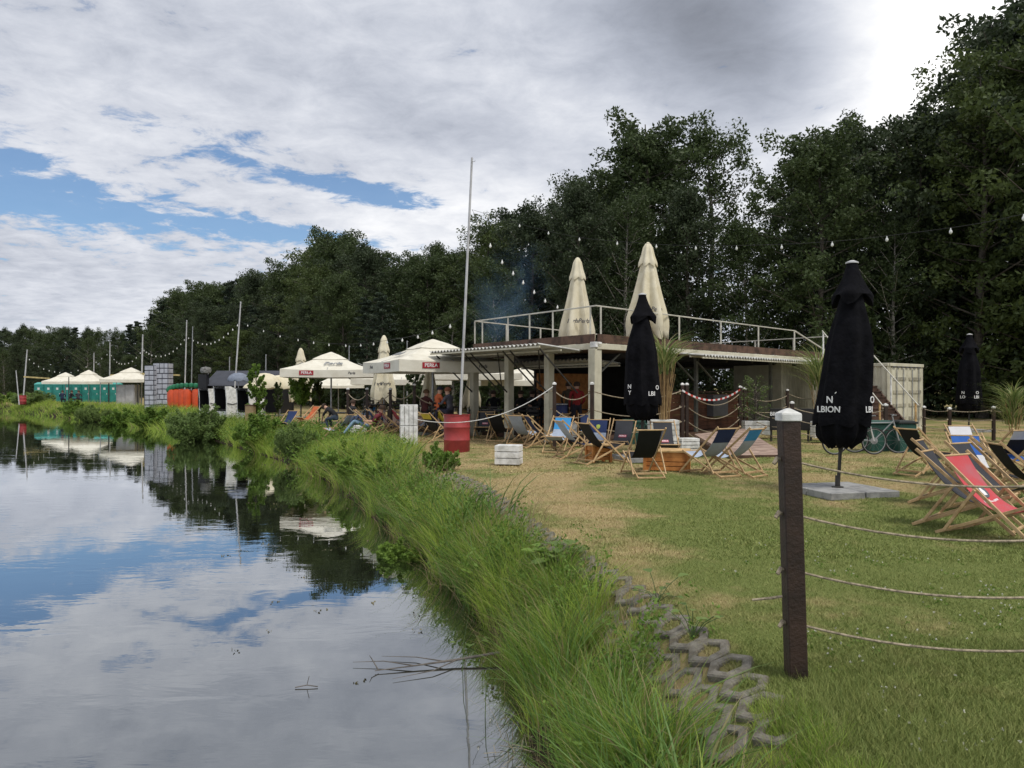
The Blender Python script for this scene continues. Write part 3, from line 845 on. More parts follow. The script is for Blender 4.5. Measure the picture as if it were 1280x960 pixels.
# ------------------------------------------------------------------ honeycomb pavers on the lawn edge
def paver_mesh():
    m = MB(); ro, ri = .158, .088
    def ring(r, z, sq): return [Vector((r * math.cos(R(60 * k)) * sq, r * math.sin(R(60 * k)), z)) for k in range(6)]
    o0, o1, o2, i2, i1, i0 = ring(ro, -.10, 1), ring(ro, -.012, 1), ring(ro - .012, 0, 1), ring(ri + .010, 0, 1), ring(ri, -.012, 1), ring(ri, -.10, 1)
    m.rings([o0, o1, o2, i2, i1, i0], False, False)
    return m.mesh(CONCD)
PV = paver_mesh()
PVL = {0: 'concrete honeycomb paver in the upper row along the lawn edge', 1: 'concrete honeycomb paver in the second row, part overgrown', 2: 'concrete honeycomb paver low on the bank at the bare corner', 3: 'lowest concrete honeycomb paver sinking in the bank grass'}
yk = 3.98; kk = 0
while yk < 15.5:
    tx_ = float(x_top(yk)); sl = (float(x_top(yk + .2)) - float(x_top(yk - .2))) / .4
    ang = math.atan(sl)
    nrow = 4 if yk < 5.0 else 2
    for rw in range(nrow):
        off = -.11 - rw * .240
        yy_ = yk + (.139 * math.cos(ang) if rw % 2 else 0) + (off * math.sin(ang) * 0) + random.uniform(-.006, .006)
        xx_ = float(x_top(yy_)) + off / math.cos(ang)
        z_ = float(height(np.array([xx_]), np.array([yy_]))[0])
        zl = float(height(np.array([xx_ - .15]), np.array([yy_]))[0]); zr = float(height(np.array([xx_ + .15]), np.array([yy_]))[0])
        if rw == 0: z_ = min(z_, .0)
        o = bpy.data.objects.new('honeycomb_paver', PV); COL.objects.link(o)
        o.location = (xx_, yy_, z_ + .026 + random.uniform(-.008, .008))
        o.scale = (random.uniform(.97, 1.01),) * 3
        o.rotation_euler = (random.uniform(-.035, .035), -math.atan2(zr - zl, .3) * .9 + random.uniform(-.03, .03), -ang + random.uniform(-.03, .03))
        tag(o, PVL[rw] + (' near the post' if yk < 5.2 else ' farther on' if yk > 9 else ' midway'), 'paver', 'honeycomb pavers along the lawn edge')
    yk += .280 * math.cos(ang) if yk < 9 else .34

# ------------------------------------------------------------------ deckchairs
NAVY = mat('navy cotton', (.018, .035, .11), .85, .1, 4, .2, 200)
SKYB = mat('sky blue cotton', (.045, .27, .58), .85, .08, 4, .2, 200)
LGREY = mat('pale blue grey cotton', (.36, .42, .52), .85, .08, 4, .2, 200)
DGREY = mat('charcoal cotton', (.040, .042, .050), .85, .1, 4, .2, 200)
BLKC = mat('black cotton', (.010, .010, .012), .85, .1, 4, .2, 200)
ROYAL = mat('royal blue cotton', (.03, .12, .42), .85, .1, 4, .2, 200)
WHTC = mat('white cotton', (.66, .66, .68), .85, .05, 4, .2, 200)
REDC = mat('faded red cotton', (.50, .06, .07), .85, .12, 3, .2, 200, col2=(.44, .12, .14))
YELC = mat('yellow cotton', (.62, .50, .06), .85, .1, 4, .2, 200)
PINKL = mat('red label', (.52, .10, .14), .6, .05, 3)
def sl_pt(f):
    T_, C_, E_ = Vector((0, -.485, .90)), Vector((0, -.03, .10)), Vector((0, .42, .43))
    return T_ * (1 - f) ** 2 + C_ * 2 * f * (1 - f) + E_ * f * f
def sl_M(f):
    t = (sl_pt(f - .02) - sl_pt(f + .02)).normalized()
    ex = Vector((-1, 0, 0)); ez = ex.cross(t)
    return Matrix((ex, t, ez)).transposed(), ez
def make_deckchair(bands, loc, rz, label, mark=None, group='folding deckchairs on the lawn'):
    root = empty('deckchair', loc, label, 'deckchair', group, rz)
    a, b = .285, .255
    m = MB()
    for s in (-1, 1): m.bar((s * a, -.53, .945), (s * a, .50, .02), .022, .037)
    m.bar((-a, .47, .045), (a, .47, .045), .03, .03); m.tube([(-a - .012, -.488, .905), (a + .012, -.488, .905)], .014, 8)
    m.build('back_frame', BEECH, root, bevel=.003)
    m = MB()
    for s in (-1, 1): m.bar((s * b, -.58, .015), (s * b, .45, .45), .020, .035)
    m.bar((-b, -.55, .03), (b, -.55, .03), .028, .028); m.bar((-b, -.42, .085), (b, -.42, .085), .024, .02); m.tube([(-b - .012, .425, .437), (b + .012, .425, .437)], .014, 8)
    m.build('seat_frame', BEECH, root, bevel=.003)
    m = MB(); c = .315
    for s in (-1, 1): m.bar((s * c, -.10, .56), (s * c, -.44, .075), .022, .034)
    m.bar((-c, -.42, .10), (c, -.42, .10), .024, .026)
    m.build('prop', BEECH, root, bevel=.003)
    m = MB(); N = 26; wv = .222
    mats_ = []
    for _, mm in bands:
        if mm not in mats_: mats_.append(mm)
    pts = [sl_pt(k / N) for k in range(N + 1)]
    for k in range(N):
        f = (k + .5) / N
        mm = next(mm for e, mm in bands if f <= e)
        m.cur = mats_.index(mm)
        p, q = pts[k], pts[k + 1]; _, nz = sl_M(f); nz = nz * .003
        w0 = wv - .012 * math.sin(PI * k / N); w1 = wv - .012 * math.sin(PI * (k + 1) / N)
        X0, X1 = Vector((w0, 0, 0)), Vector((w1, 0, 0))
        vs_ = [p - X0 - nz, p + X0 - nz, q + X1 - nz, q - X1 - nz, p - X0 + nz, p + X0 + nz, q + X1 + nz, q - X1 + nz]
        m.add(vs_, [(0, 1, 2, 3), (7, 6, 5, 4), (0, 3, 7, 4), (1, 5, 6, 2)])
    me_ = m.mesh(mats_); me_.validate()
    sl = link('sling', me_, root)
    if mark:
        kind, f = mark; M, nz = sl_M(f); c_ = sl_pt(f) + nz * .012
        if kind == 'label':
            q = MB(); q.box((0, 0, 0), (.19, .075, .004)); e = q.build('label', PINKL, sl); m4 = M.to_4x4(); m4.translation = c_; e.matrix_local = m4
            text(e, 'PERŁA', .062, (0, 0, .004), Matrix.Identity(3), TXT, depth=.001)
        elif kind == 'shield':
            q = MB(); q.prism([(-.05, .05), (-.03, .065), (0, .07), (.03, .065), (.05, .05), (.045, -.02), (0, -.07), (-.045, -.02)][::-1], -.002, .002)
            e = q.build('emblem', mat('yellow green print', (.42, .50, .08), .7, .1, 8), sl); m4 = M.to_4x4(); m4.translation = c_; e.matrix_local = m4
        elif kind == 'crest':
            q = MB(); q.prism([(.085 * math.cos(t), .085 * math.sin(t)) for t in [2 * PI * k / 16 for k in range(16)]], -.002, .002)
            e = q.build('emblem', mat('dark grey print', (.10, .12, .14), .7, .1, 8), sl); m4 = M.to_4x4(); m4.translation = c_; e.matrix_local = m4
            q2 = MB(); q2.prism([(-.03, -.05), (.03, -.05), (.035, .0), (.012, .05), (-.02, .055), (-.035, .01)], .002, .004); e2 = q2.build('figure', TXT, e)
            # illegible white wordmark under the crest
            w2 = MB()
            for k in range(9): w2.box((-.13 + k * .032, -.135 + .012 * math.sin(k), .003), (.022, .024 + .012 * (k % 3 == 0), .003))
            w2.build('wordmark', TXT, e)
        elif kind == 'figure':
            q = MB(); q.tube([(-.03, -.04, 0), (0, .0, 0), (.035, -.045, 0)], .008, 5); q.tube([(0, 0, 0), (.0, .04, 0)], .012, 5); q.tube([(-.04, .02, 0), (.04, .035, 0)], .006, 5)
            e = q.build('emblem', INK, sl); m4 = M.to_4x4(); m4.translation = c_; e.matrix_local = m4
    return root
def chair(px, py, rz, bands, label, mark=None, z=0.0):
    p = G(px, py, z); p.z = float(height(np.array([p.x]), np.array([p.y]))[0])
    return make_deckchair(bands, p, R(rz), label, mark)
one = lambda m_: [(1.01, m_)]
chair(803, 596, 8, one(BLKC), 'black deckchair turned away from us in front of the orange table')
chair(752, 580, -62, one(BLKC), 'black deckchair seen side on, left of the orange table')
chair(886, 596, 30, [(.19, NAVY), (1.01, LGREY)], 'pale grey blue deckchair with navy top band right of the orange table')
chair(917, 595, 42, [(.17, SKYB), (1.01, LGREY)], 'pale deckchair with bright blue top at the right end of the middle group', ('shield', .09))
chair(832, 577, 178, one(DGREY), 'charcoal deckchair facing us behind the orange table', ('label', .36))
chair(776, 572, 160, one(DGREY), 'charcoal deckchair with faded label behind the side on black one', ('label', .30))
chair(745, 571, 165, [(.22, NAVY), (1.01, LGREY)], 'deckchair with navy top and yellow green emblem facing us', ('shield', .12))
chair(698, 566, 160, [(.24, SKYB), (1.01, LGREY)], 'bright blue topped deckchair with emblem facing us left of the middle group', ('shield', .12))
chair(735, 557, 175, [(.4, NAVY), (1.01, LGREY)], 'plain navy topped deckchair behind the yellow green emblem one')
chair(722, 573, -70, [(.4, LGREY), (1.01, NAVY)], 'blue grey deckchair side on between bright blue and black ones')
chair(655, 558, -35, [(.5, LGREY), (1.01, LGREY)], 'plain pale blue grey deckchair leaning right behind the white crate')
chair(678, 560, -75, [(.55, NAVY), (1.01, WHTC)], 'deckchair with navy back and white seat beside the bare wooden frames')
chair(664, 552, -110, [(1.01, BEECH)], 'deckchair with light brown sling among the pile of frames')
chair(690, 552, 60, [(1.01, BEECH)], 'light brown sling deckchair behind the bright blue topped one')
chair(626, 553, -22, one(BLKC), 'black deckchair seen from behind, right of the big red barrel')
chair(605, 549, 172, one(DGREY), 'charcoal deckchair with red label directly right of the big red barrel', ('label', .3))
chair(547, 553, -48, [(.1, YELC), (1.01, BLKC)], 'black deckchair with yellow edge between crate tower and red barrel')
chair(562, 547, -60, [(.6, YELC), (1.01, YELC)], 'yellow deckchair just left behind the big red barrel')
chair(528, 545, 120, one(LGREY), 'pale deckchair just right of the white crate tower')
chair(492, 546, -75, [(.2, REDC), (1.01, NAVY)], 'navy deckchair with red top left of the white crate tower')
chair(478, 545, -70, [(1.01, NAVY)], 'plain navy deckchair left of the red topped one')
chair(505, 541, -60, [(.3, REDC), (1.01, LGREY)], 'pale deckchair with red top partly behind the crate tower')
chair(463, 548, -85, one(NAVY), 'navy deckchair carrying the person in a dark red top')
chair(455, 538, 150, one(SKYB), 'light blue deckchair behind the reclining people')
chair(422, 545, 75, one(LGREY), 'pale deckchair beside the person in black at the left')
chair(384, 534, 140, one(mat('orange cotton', (.55, .14, .05), .85)), 'orange deckchair among the small trees left of the parasols')
chair(358, 534, 160, one(NAVY), 'dark blue deckchair left of the orange one behind the bushes')
# right hand group
chair(1250, 676, -150, one(REDC), 'faded red deckchair with grey crest nearest on the right', ('crest', .32))
chair(1214, 662, -134, one(DGREY), 'dark grey deckchair directly behind left of the red one')
chair(1246, 646, -150, one(DGREY), 'charcoal deckchair whose top shows above the red one')
chair(1196, 634, -130, one(DGREY), 'dark grey deckchair with pink label, left in the right hand group', ('label', .3))
chair(1158, 594, -70, one(BLKC), 'black deckchair leaning at the left end of the right hand group')
chair(1222, 614, 172, [(.24, ROYAL), (1.01, WHTC)], 'white deckchair with royal blue top and small black figure', ('figure', .42))
chair(1215, 590, 178, [(.12, WHTC), (.5, ROYAL), (1.01, WHTC)], 'white edged blue deckchair behind the one with the black figure')
chair(1256, 596, 8, [(.12, WHTC), (1.01, BLKC)], 'black deckchair with white top band behind the red one')
chair(1290, 600, 20, one(ROYAL), 'royal blue deckchair at the right edge of the photo')
chair(1290, 636, -100, one(BLKC), 'black deckchair at the right edge beside the red one')
chair(1262, 622, -120, one(BLKC), 'black deckchair between the red one and the white banded one')

# low orange table
def low_table(px, py, rz, label, w=.92, d=.7, h=.46):
    p = G(px, py)
    root = empty('wooden_table', p, label, 'table', None, R(rz))
    m = MB(); nb = 6
    for k in range(nb): m.box((0, -d / 2 + (k + .5) * d / nb, h - .018), (w, d / nb - .008, .036))
    m.build('table_top', PINEW, root, bevel=.003)
    m = MB()
    for s in (-1, 1): m.box((0, s * (d / 2 - .05), h - .09), (w - .1, .03, .1)); m.box((s * (w / 2 - .05), 0, h - .09), (.03, d - .1, .1))
    for zz in (.10, .19, .28):
        for s in (-1, 1): m.box((0, s * (d / 2 - .045), zz), (w - .12, .022, .075)); m.box((s * (w / 2 - .065), 0, zz), (.022, d - .12, .075))
    m.build('side_boards', ORANGE, root, bevel=.002)
    for sx in (-1, 1):
        for sy in (-1, 1):
            MB().box((sx * (w / 2 - .035), sy * (d / 2 - .02), (h - .04) / 2), (.06, .06, h - .04)).build('leg', ORANGE, root, bevel=.003)
    return root
low_table(834, 590, -14, 'low orange stained slatted table in the middle of the deckchairs')
low_table(748, 578, 20, 'low orange table half hidden behind the side on black deckchair', .5, .4, .42)

# ------------------------------------------------------------------ white crates
def crate_at(p, w, d, h, rz, label, slats=3, group='white slatted crates', material=None):
    mm = material or WHITE
    root = empty('crate', p, label, 'crate', group, R(rz))
    sh = h / slats
    m = MB()
    for k in range(slats):
        zc_ = sh * (k + .5)
        for s in (-1, 1):
            m.box((0, s * (d / 2 - .008), zc_), (w, .014, sh - .018)); m.box((s * (w / 2 - .008), 0, zc_), (.014, d - .032, sh - .018))
    m.build('slats', mm, root, bevel=.002)
    m = MB()
    for sx in (-1, 1):
        for sy in (-1, 1): m.box((sx * (w / 2 - .035), sy * (d / 2 - .035), h / 2), (.038, .038, h - .006))
    m.build('corner_blocks', mm, root)
    m = MB(); nb = 4
    for k in range(nb): m.box((0, -d / 2 + .018 + (k + .5) * (d - .036) / nb, h - .01), (w - .036, (d - .036) / nb - .006, .016))
    m.build('boards', mm, root)
    return root
crate_at(G(636, 580), .56, .40, .43, -12, 'white slatted crate lying alone on the lawn right of the red barrel')
crate_at(G(447, 546), .62, .42, .40, 10, 'white crate beside the reclining people left')
p = G(511, 557)
for k in range(2):
    root = empty('crate', p + Vector((0, 0, k * .61)), 'white crate standing on end, %s of the tall white crate tower' % ('the lower half', 'the upper half')[k], 'crate', 'white slatted crates', R(8))
    m = MB()
    for j in range(4):
        for s in (-1, 1): m.box((-.185 + j * .125, s * .21, .30), (.112, .014, .595)); m.box((s * .255, -.15 + j * .10, .30), (.014, .09, .595))
    m.build('slats', WHITE, root, bevel=.002)
    m = MB(); m.box((0, 0, .02), (.49, .40, .03)); m.box((0, 0, .58), (.49, .40, .03)); m.build('boards', WHITE, root)
crate_at(gp(829, 20.3) + Vector((0, 0, .0)), .76, .5, .46, 0, 'bottom white crate under the tall grass planter')
crate_at(gp(829, 20.3) + Vector((0, 0, .465)), .74, .48, .40, 2, 'upper white crate holding the tall grass plant')
crate_at(gp(860, 20.6), .5, .4, .36, 8, 'white crate with pinkish boards beside the wooden ramp', 4)
crate_at(gp(945, 25.5) + Vector((0, 0, .15)), .84, .4, .46, 0, 'white crate planter holding the feathery shrub left of the near post', 3)
crate_at(gp(711, 23.5) + Vector((0, 0, .20)), .5, .4, .46, 0, 'white crate between the two left fence posts of the pavilion', 2)
crate_at(gp(1026, 23.5) + Vector((0, 0, .18)), .5, .4, .50, 0, 'white crate below the second black sign', 3)

# ------------------------------------------------------------------ barrels with poles
def barrel(p, label, r=.31, h=.92):
    root = empty('barrel', p, label, 'barrel', 'red barrels holding the light poles')
    prof = [(r * .97, 0), (r, .015), (r, h * .30), (r + .014, h * .32), (r + .014, h * .335), (r, h * .355), (r, h * .64), (r + .014, h * .66), (r + .014, h * .675), (r, h * .695), (r, h - .03), (r + .012, h - .02), (r + .012, h), (r - .012, h)]
    m = MB(); m.lathe(prof, (0, 0, 0), 36, False); m.build('drum', RED, root, True)
    m = MB(); m.lathe([(r - .012, h - .03), (r - .012, h - .025)], (0, 0, 0), 32); m.build('filling', mat('sand', (.25, .2, .14), .95, .2, 9), root)
    return root
def pole(p, q, label, r=.03, name='light_pole', material=None, group='poles carrying the light strings'):
    p, q = Vector(p), Vector(q)
    root = empty(name, p, label, 'pole', group)
    m = MB(); m.tube([(0, 0, 0), (q - p) * .5, q - p], [r, r, r * .8], 10); m.build('shaft', material or POLE_M, root, True)
    m = MB(); e = (q - p) * .985; m.tube([e + Vector((0, -r, 0)), e + Vector((r + .05, -r, .0)), e + Vector((r + .05, -r, .04))], .008, 5); m.build('hook', STEEL, root)
    return root
barrel(G(571, 565), 'large red barrel on the lawn holding the tallest pole', .345, 1.0)
bp_ = G(571, 565); pole(bp_ + Vector((.05, 0, .05)), A(590, 197, bp_.y), 'tallest leaning white pole standing in the big red barrel', .036)
b2 = gp(290, 45.5); barrel(b2, 'red barrel on the lawn edge left of the brown bin', .36, .98)
pole(b2 + Vector((.05, 0, .05)), A(301, 377, 45.5), 'leaning pale pole in the second red barrel', .045)
b3 = gp(229, 66); barrel(b3, 'small red barrel behind the big bank bush', .36, .95)
pole(b3 + Vector((.1, 0, .05)), A(233.5, 400, 66), 'slim white pole just right of the white block wall', .055)
b4 = gp(28, 80); barrel(b4, 'far red barrel at the left end of the far bank', .36, .95)
pole(b4 + Vector((.05, 0, .05)), A(34, 437, 80), 'pale leaning pole at the far left', .07)
pole(gp(176.5, 72), A(178.5, 418, 72), 'grey pole in front of the widest small tent', .07)
pole(gp(137, 95), A(137.5, 428, 95), 'grey pole left behind the widest small tent', .07)
pole(gp(117, 110), A(117.5, 441, 110), 'thin far pole above the middle small tent', .07)
pole(gp(239, 82), A(241, 408, 82), 'dark thin pole right of the slim white pole', .06, material=STEEL)
pole(gp(287, 62), A(287, 446, 62), 'short thin pole behind the black stage tent', .05, material=STEEL)
pole(gp(332, 60), A(332.5, 443, 60), 'thin pole above the round cream umbrellas', .05, material=STEEL)
pole(gp(436, 55), A(436.5, 432, 55), 'thin pole behind the second large parasol', .04, material=STEEL)
pole(gp(509, 50), A(509, 426, 50), 'thin pole between tall closed parasol and large parasol', .04, material=STEEL)
pole(gp(24, 78), A(20, 463, 78), 'short crooked stake beside the far red barrel', .05)
pole(gp(86, 76), A(86, 471, 76), 'short dark post between the left and middle small tents', .05, material=DARKST)
for px, y0, d_ in ((181, 469, 68), (172, 480, 70), (136, 479, 70)):
    pole(gp(px, d_), A(px, y0, d_), 'short dark post %s' % {181: 'under the right plank by the block wall', 172: 'under the edge of the widest small tent', 136: 'between the middle and widest small tents'}[px], .06, material=DARKST)
for (x0, y0, x1, y1, d_, lb) in ((30, 471, 62, 473, 78, 'yellow plank fixed to the far left pole'), (138, 469, 180, 467.5, 72, 'yellow plank above the widest small tent'), (178, 467, 225, 469, 66, 'yellow plank across the white block wall')):
    m = MB(); m.bar(A(x0, y0, d_), A(x1, y1, d_), .14, .14); tag(m.build('plank', mat('yellow wood', (.50, .40, .17), .7, .2, 3)), lb, 'plank', 'yellow planks on poles')

# ------------------------------------------------------------------ light strings
bulb_me = MB().lathe([(.004, .0), (.012, -.012), (.013, -.04), (.026, -.06), (.036, -.09), (.030, -.12), (.012, -.138), (.002, -.142)], (0, 0, 0), 10).mesh([BULB], True)
def festoon(pts, n, label, sc=1.0, sag=0.0, skip=1):
    """cable through pixel points (px, py, depth) with n bulbs"""
    P3 = [A(*p) for p in pts]
    # smooth interpolation
    path = []
    for i in range(len(P3) - 1):
        p0 = P3[max(i - 1, 0)]; p1 = P3[i]; p2 = P3[i + 1]; p3 = P3[min(i + 2, len(P3) - 1)]
        for k in range(10):
            t = k / 10
            path.append(.5 * ((2 * p1) + (p2 - p0) * t + (2 * p0 - 5 * p1 + 4 * p2 - p3) * t * t + (3 * p1 - p0 - 3 * p2 + p3) * t ** 3))
    path.append(P3[-1])
    root = empty('light_string', P3[0], label, 'string lights', 'strings of light bulbs')
    MB().tube([p - P3[0] for p in path], .006 * sc, 4).build('cable', CABLE, root)
    cum = [0]
    for i in range(len(path) - 1): cum.append(cum[-1] + (path[i + 1] - path[i]).length)
    for k in range(n):
        s = cum[-1] * (k + .5) / n
        i = next(j for j in range(len(cum) - 1) if cum[j + 1] >= s)
        f = (s - cum[i]) / (cum[i + 1] - cum[i]); p = path[i].lerp(path[i + 1], f)
        o = bpy.data.objects.new('bulb', bulb_me); COL.objects.link(o); o.parent = root
        o.location = p - P3[0]; o.scale = (sc,) * 3
    return root
festoon([(590, 262, 20.9), (650, 280, 20), (720, 296, 18.5), (790, 303, 17.4), (860, 307, 16.2), (960, 306, 14.4), (1050, 301, 13), (1132, 292, 11.8), (1231, 278, 10.6), (1330, 255, 9.5)], 13, 'light string stretched high across the dark trees to the right', .65)
festoon([(590, 262, 20.9), (618, 312, 22), (638, 335, 23), (655, 351, 24), (684, 375, 25.5), (705, 384, 26.4)], 8, 'light string running down from the tallest pole to the deck rail', 1.0)
festoon([(300, 402, 45.5), (320, 409, 44), (347, 418, 42), (376, 424, 40), (410, 429, 37), (445, 430, 34), (480, 426, 30), (520, 419, 26), (560, 406, 22), (586, 392, 21)], 14, 'light string above the large parasols between the two leaning poles', .95)
festoon([(233, 420, 66), (247, 427, 62), (260, 429, 58), (275, 423, 53), (288, 413, 49), (300, 402, 45.5)], 12, 'light string between the slim white and the leaning pale pole', 1.15)
festoon([(178.5, 436, 72), (190, 443, 70), (203, 444, 69), (218, 437, 67.5), (233, 421, 66)], 12, 'light string above the white block wall', 1.25)
festoon([(137.5, 441, 95), (145, 451, 90), (153, 454, 84), (165, 451, 78), (178, 437, 72)], 10, 'light string above the widest small tent', 1.25)
festoon([(34, 446, 80), (48, 457, 84), (64, 463, 88), (88, 465, 94), (112, 456, 98), (125, 449, 97), (137, 440, 95)], 14, 'light string above the left and middle small tents', 1.25)
# ------------------------------------------------------------------ folded umbrellas
def folded(root, prof, n=60, pl=7, amp=.10, hem=.12, material=CREAM, name='canopy', seed=0, ph=0.0, two=True):
    """folded cloth: prof = [(z, r)] from the top down, pleated round the pole"""
    rd = random.Random(seed); rings = []
    fr = [rd.uniform(.6, 1.4) for _ in range(pl)]
    for i, (z, r) in enumerate(prof):
        k = i / (len(prof) - 1); ring = []
        for j in range(n):
            th = 2 * PI * j / n
            c = math.cos(pl * th + ph + .35 * math.sin(3 * th + seed)) * fr[int(j * pl / n) % pl]
            rr = r * (1 + amp * min(1, k * 1.8) * c)
            zz = z - hem * (max(0, k - .72) / .28) ** 2 * (.5 + .5 * c)
            ring.append(Vector((rr * math.cos(th), rr * math.sin(th), zz)))
        rings.append(ring)
    inner = [Vector((p.x * .90, p.y * .90, p.z + .006)) for p in rings[-1]]
    inner2 = [Vector((p.x * .35, p.y * .35, p.z + .22)) for p in rings[-1]]
    m = MB(); m.rings(rings + [inner, inner2], True, False)
    return m.build(name, material, root, True)
def dens(prof, m=3):
    out_ = []
    for i in range(len(prof) - 1):
        for k in range(m):
            t = k / m; out_.append((prof[i][0] * (1 - t) + prof[i + 1][0] * t, prof[i][1] * (1 - t) + prof[i + 1][1] * t))
    return out_ + [prof[-1]]
def cream_closed(p, ztop, zhem, rmax, label, lettering=False, zb=0.0, seed=1):
    p = Vector(p); root = empty('closed_parasol', p + Vector((0, 0, zb)), label, 'parasol', 'closed cream parasols')
    T = ztop - zb; H = ztop - zhem; rmax *= .84
    MB().tube([(0, 0, 0), (0, 0, T - .08)], .035, 10).build('pole', STEEL, root, True)
    m = MB(); m.box((0, 0, .04), (.7, .7, .08)); m.build('base', CONC, root, bevel=.01)
    prof = [(T - .10 * H, rmax * .24), (T - .25 * H, rmax * .40), (T - .45 * H, rmax * .56), (T - .7 * H, rmax * .78), (T - .9 * H, rmax * .98), (T - .96 * H, rmax * 1.0), (T - H, rmax * .95)]
    cp = folded(root, dens(prof), 84, 6, .26, .34 * H / 2.6, CREAM, 'canopy', seed)
    hood = [(T, .03), (T - .015 * H, rmax * .15), (T - .06 * H, rmax * .27), (T - .16 * H, rmax * .37), (T - .24 * H, rmax * .50), (T - .255 * H, rmax * .51)]
    folded(root, dens(hood, 2), 60, 6, .12, .09, CREAM, 'hood', seed)
    if lettering:
        for xo, a in ((-.45, -.45), (.35, .35)):
            text(cp, 'Perła', .20, (rmax * .93 * math.sin(a), -rmax * 1.05 * math.cos(a), T - .80 * H), yaw_text_M(a), INK, shear=.3)
    return root
pu = Vector(((722 - 640) / F * 26, 26, 0)); cream_closed(pu, 1.7 + 163 / 36.9, 1.7 + 62 / 36.9, .60, 'closed cream parasol on the deck beside its corner, the left one', True, 3.05, 3)
pu = Vector(((810 - 640) / F * 25.2, 25.2, 0)); cream_closed(pu, 1.7 + 182 / 38.1, 1.7 + 75 / 38.1, .66, 'taller closed cream parasol on the deck behind a black umbrella', True, 3.05, 5)
cream_closed(gp(480, 31), 1.7 + 66 / 31, 1.7 - 10 / 31, .50, 'tall closed cream parasol left of the large open one', True, 0, 8)
cream_closed(gp(376, 44), 1.7 + 50 / 21.8, 1.7 - 9 / 21.8, .62, 'closed cream parasol whose tip rises behind the second large parasol', False, 0, 9)
cream_closed(gp(537, 29), 1.7 + 40 / 33, 1.7 - 22 / 33, .36, 'closed cream parasol standing under the large open one', False, 0, 10)
cream_closed(gp(590, 30), 1.7 + 30 / 32, 1.7 - 18 / 32, .34, 'closed cream parasol behind the left pavilion column', False, 0, 11)

def black_closed(p, s, ztop, label, lean=0.0, letters='A', slab=True, seed=1, asym=.0, zb=0.0):
    """s: scale (1 = 3.8 m tall)"""
    root = empty('closed_umbrella', p, label, 'umbrella', 'closed black umbrellas')
    T = ztop; B = 'tube'
    ln = lambda z: Vector((lean * z / T, 0, z))
    MB().tube([ln(.05), ln(T - .05)], .027 * s, 12).build('pole', DARKST, root, True)
    m = MB(); c = ln(.75 * s)
    m.tube([c + Vector((-.12 * s, 0, .0)), c + Vector((.12 * s, 0, .0))], .012, 6); m.tube([c + Vector((-.12 * s, 0, 0)), c + Vector((-.03 * s, 0, .14 * s))], .010, 6); m.tube([c + Vector((.12 * s, 0, 0)), c + Vector((.03 * s, 0, .14 * s))], .010, 6)
    m.tube([c + Vector((0, 0, -.05)), c + Vector((0, 0, .22 * s))], .038 * s, 10)
    m.build('crank', DARKST, root, True)
    prof = [(-.50, .16), (-.62, .185), (-.80, .225), (-1.05, .29), (-1.35, .34), (-1.8, .365), (-2.2, .39), (-2.48, .415), (-2.56, .41)]
    def mk(prof, name, pl, amp, hem, sd, mt=BLACKC):
        o = folded(root, dens([(z * s, r * s) for z, r in prof], 3), 64, pl, amp, hem * s, mt, name, sd)
        M4 = Matrix.Shear('XY', 3, (lean / T, 0)).to_4x4() if False else Matrix.Identity(4)
        for v in o.data.vertices: v.co.x += lean * (v.co.z + T) / T + asym * s * math.sin(min(1, -v.co.z / (2.5 * s)) * PI) ; v.co.z += T
        return o
    cp = mk(prof, 'canopy', 7, .11, .07, seed)
    mk([(-2.50, .375), (-2.65, .365), (-2.78, .33), (-2.88, .26), (-2.93, .15)], 'gathered_hem', 9, .13, .05, seed + 1)
    mk([(-.02, .085), (-.10, .10), (-.26, .15), (-.42, .22), (-.52, .29), (-.53, .28)], 'hood', 3, .18, .16, seed + 2)
    m = MB(); m.lathe([(.10 * s, -.02), (.10 * s, .0), (.03 * s, .03)], (lean, 0, T), 20); m.build('finial', mat('pale plastic', (.5, .5, .5), .4, .05, 3), root, True)
    def put(body, size, xo, z, r=.42):
        a = math.asin(max(-.95, min(.95, xo / r))) - math.atan2(root.location.x, root.location.y)
        zz = T + z * s
        text(cp, body, size * s, (lean * zz / T + r * 1.09 * s * math.sin(a) + asym * s * math.sin(min(1, -z / 2.5) * PI), -r * 1.09 * s * math.cos(a), zz), yaw_text_M(a), TXT, depth=.003)
    if letters == 'A':
        put('N', .15, -.20, -2.20); put('´', .15, -.13, -2.13); put('LBION', .135, -.20, -2.35); put('O', .15, .36, -2.20, .42); put('LBI', .135, .335, -2.35, .42)
    elif letters == 'B':
        put('N', .14, -.26, -2.18); put('Y', .14, -.26, -2.32); put('O', .14, .32, -2.20); put('LBI', .14, .20, -2.34)
    else:
        put('N', .15, -.18, -2.20); put('LO', .15, -.19, -2.36); put('O', .15, .24, -2.20); put('LBI', .15, .22, -2.36)
    if slab:
        for i, (sx, sy) in enumerate(((-.31, -.31), (.31, -.31), (-.31, .31), (.31, .31))):
            m = MB(); m.box((sx + .04, sy, .055), (.60, .60, .11)); sb = m.build('slab', CONC, root, bevel=.008); sb.rotation_euler = (0, 0, R(14))
        m = MB(); m.lathe([(.09, .11), (.09, .125), (.04, .13), (.036, .30)], (0, 0, 0), 16); m.build('socket', DARKST, root, True)
    return root
p = gp(1047, 12.3)
u_ = black_closed(p, 1.0, 1.7 + 157 / 78.0, 'largest closed black umbrella on grey slabs, nearest to us', .23, 'A', True, 4, .05)
black_closed(gp(803, 18.1), 1.0, 1.7 + 117 / 53, 'closed black umbrella behind the middle deckchairs in front of the deck', .0, 'B', True, 12, -.03)
black_closed(gp(1211, 29.5), 1.02, 1.7 + 67 / 32.5, 'small closed black umbrella far right in front of the trees', .03, 'C', True, 21, .0)

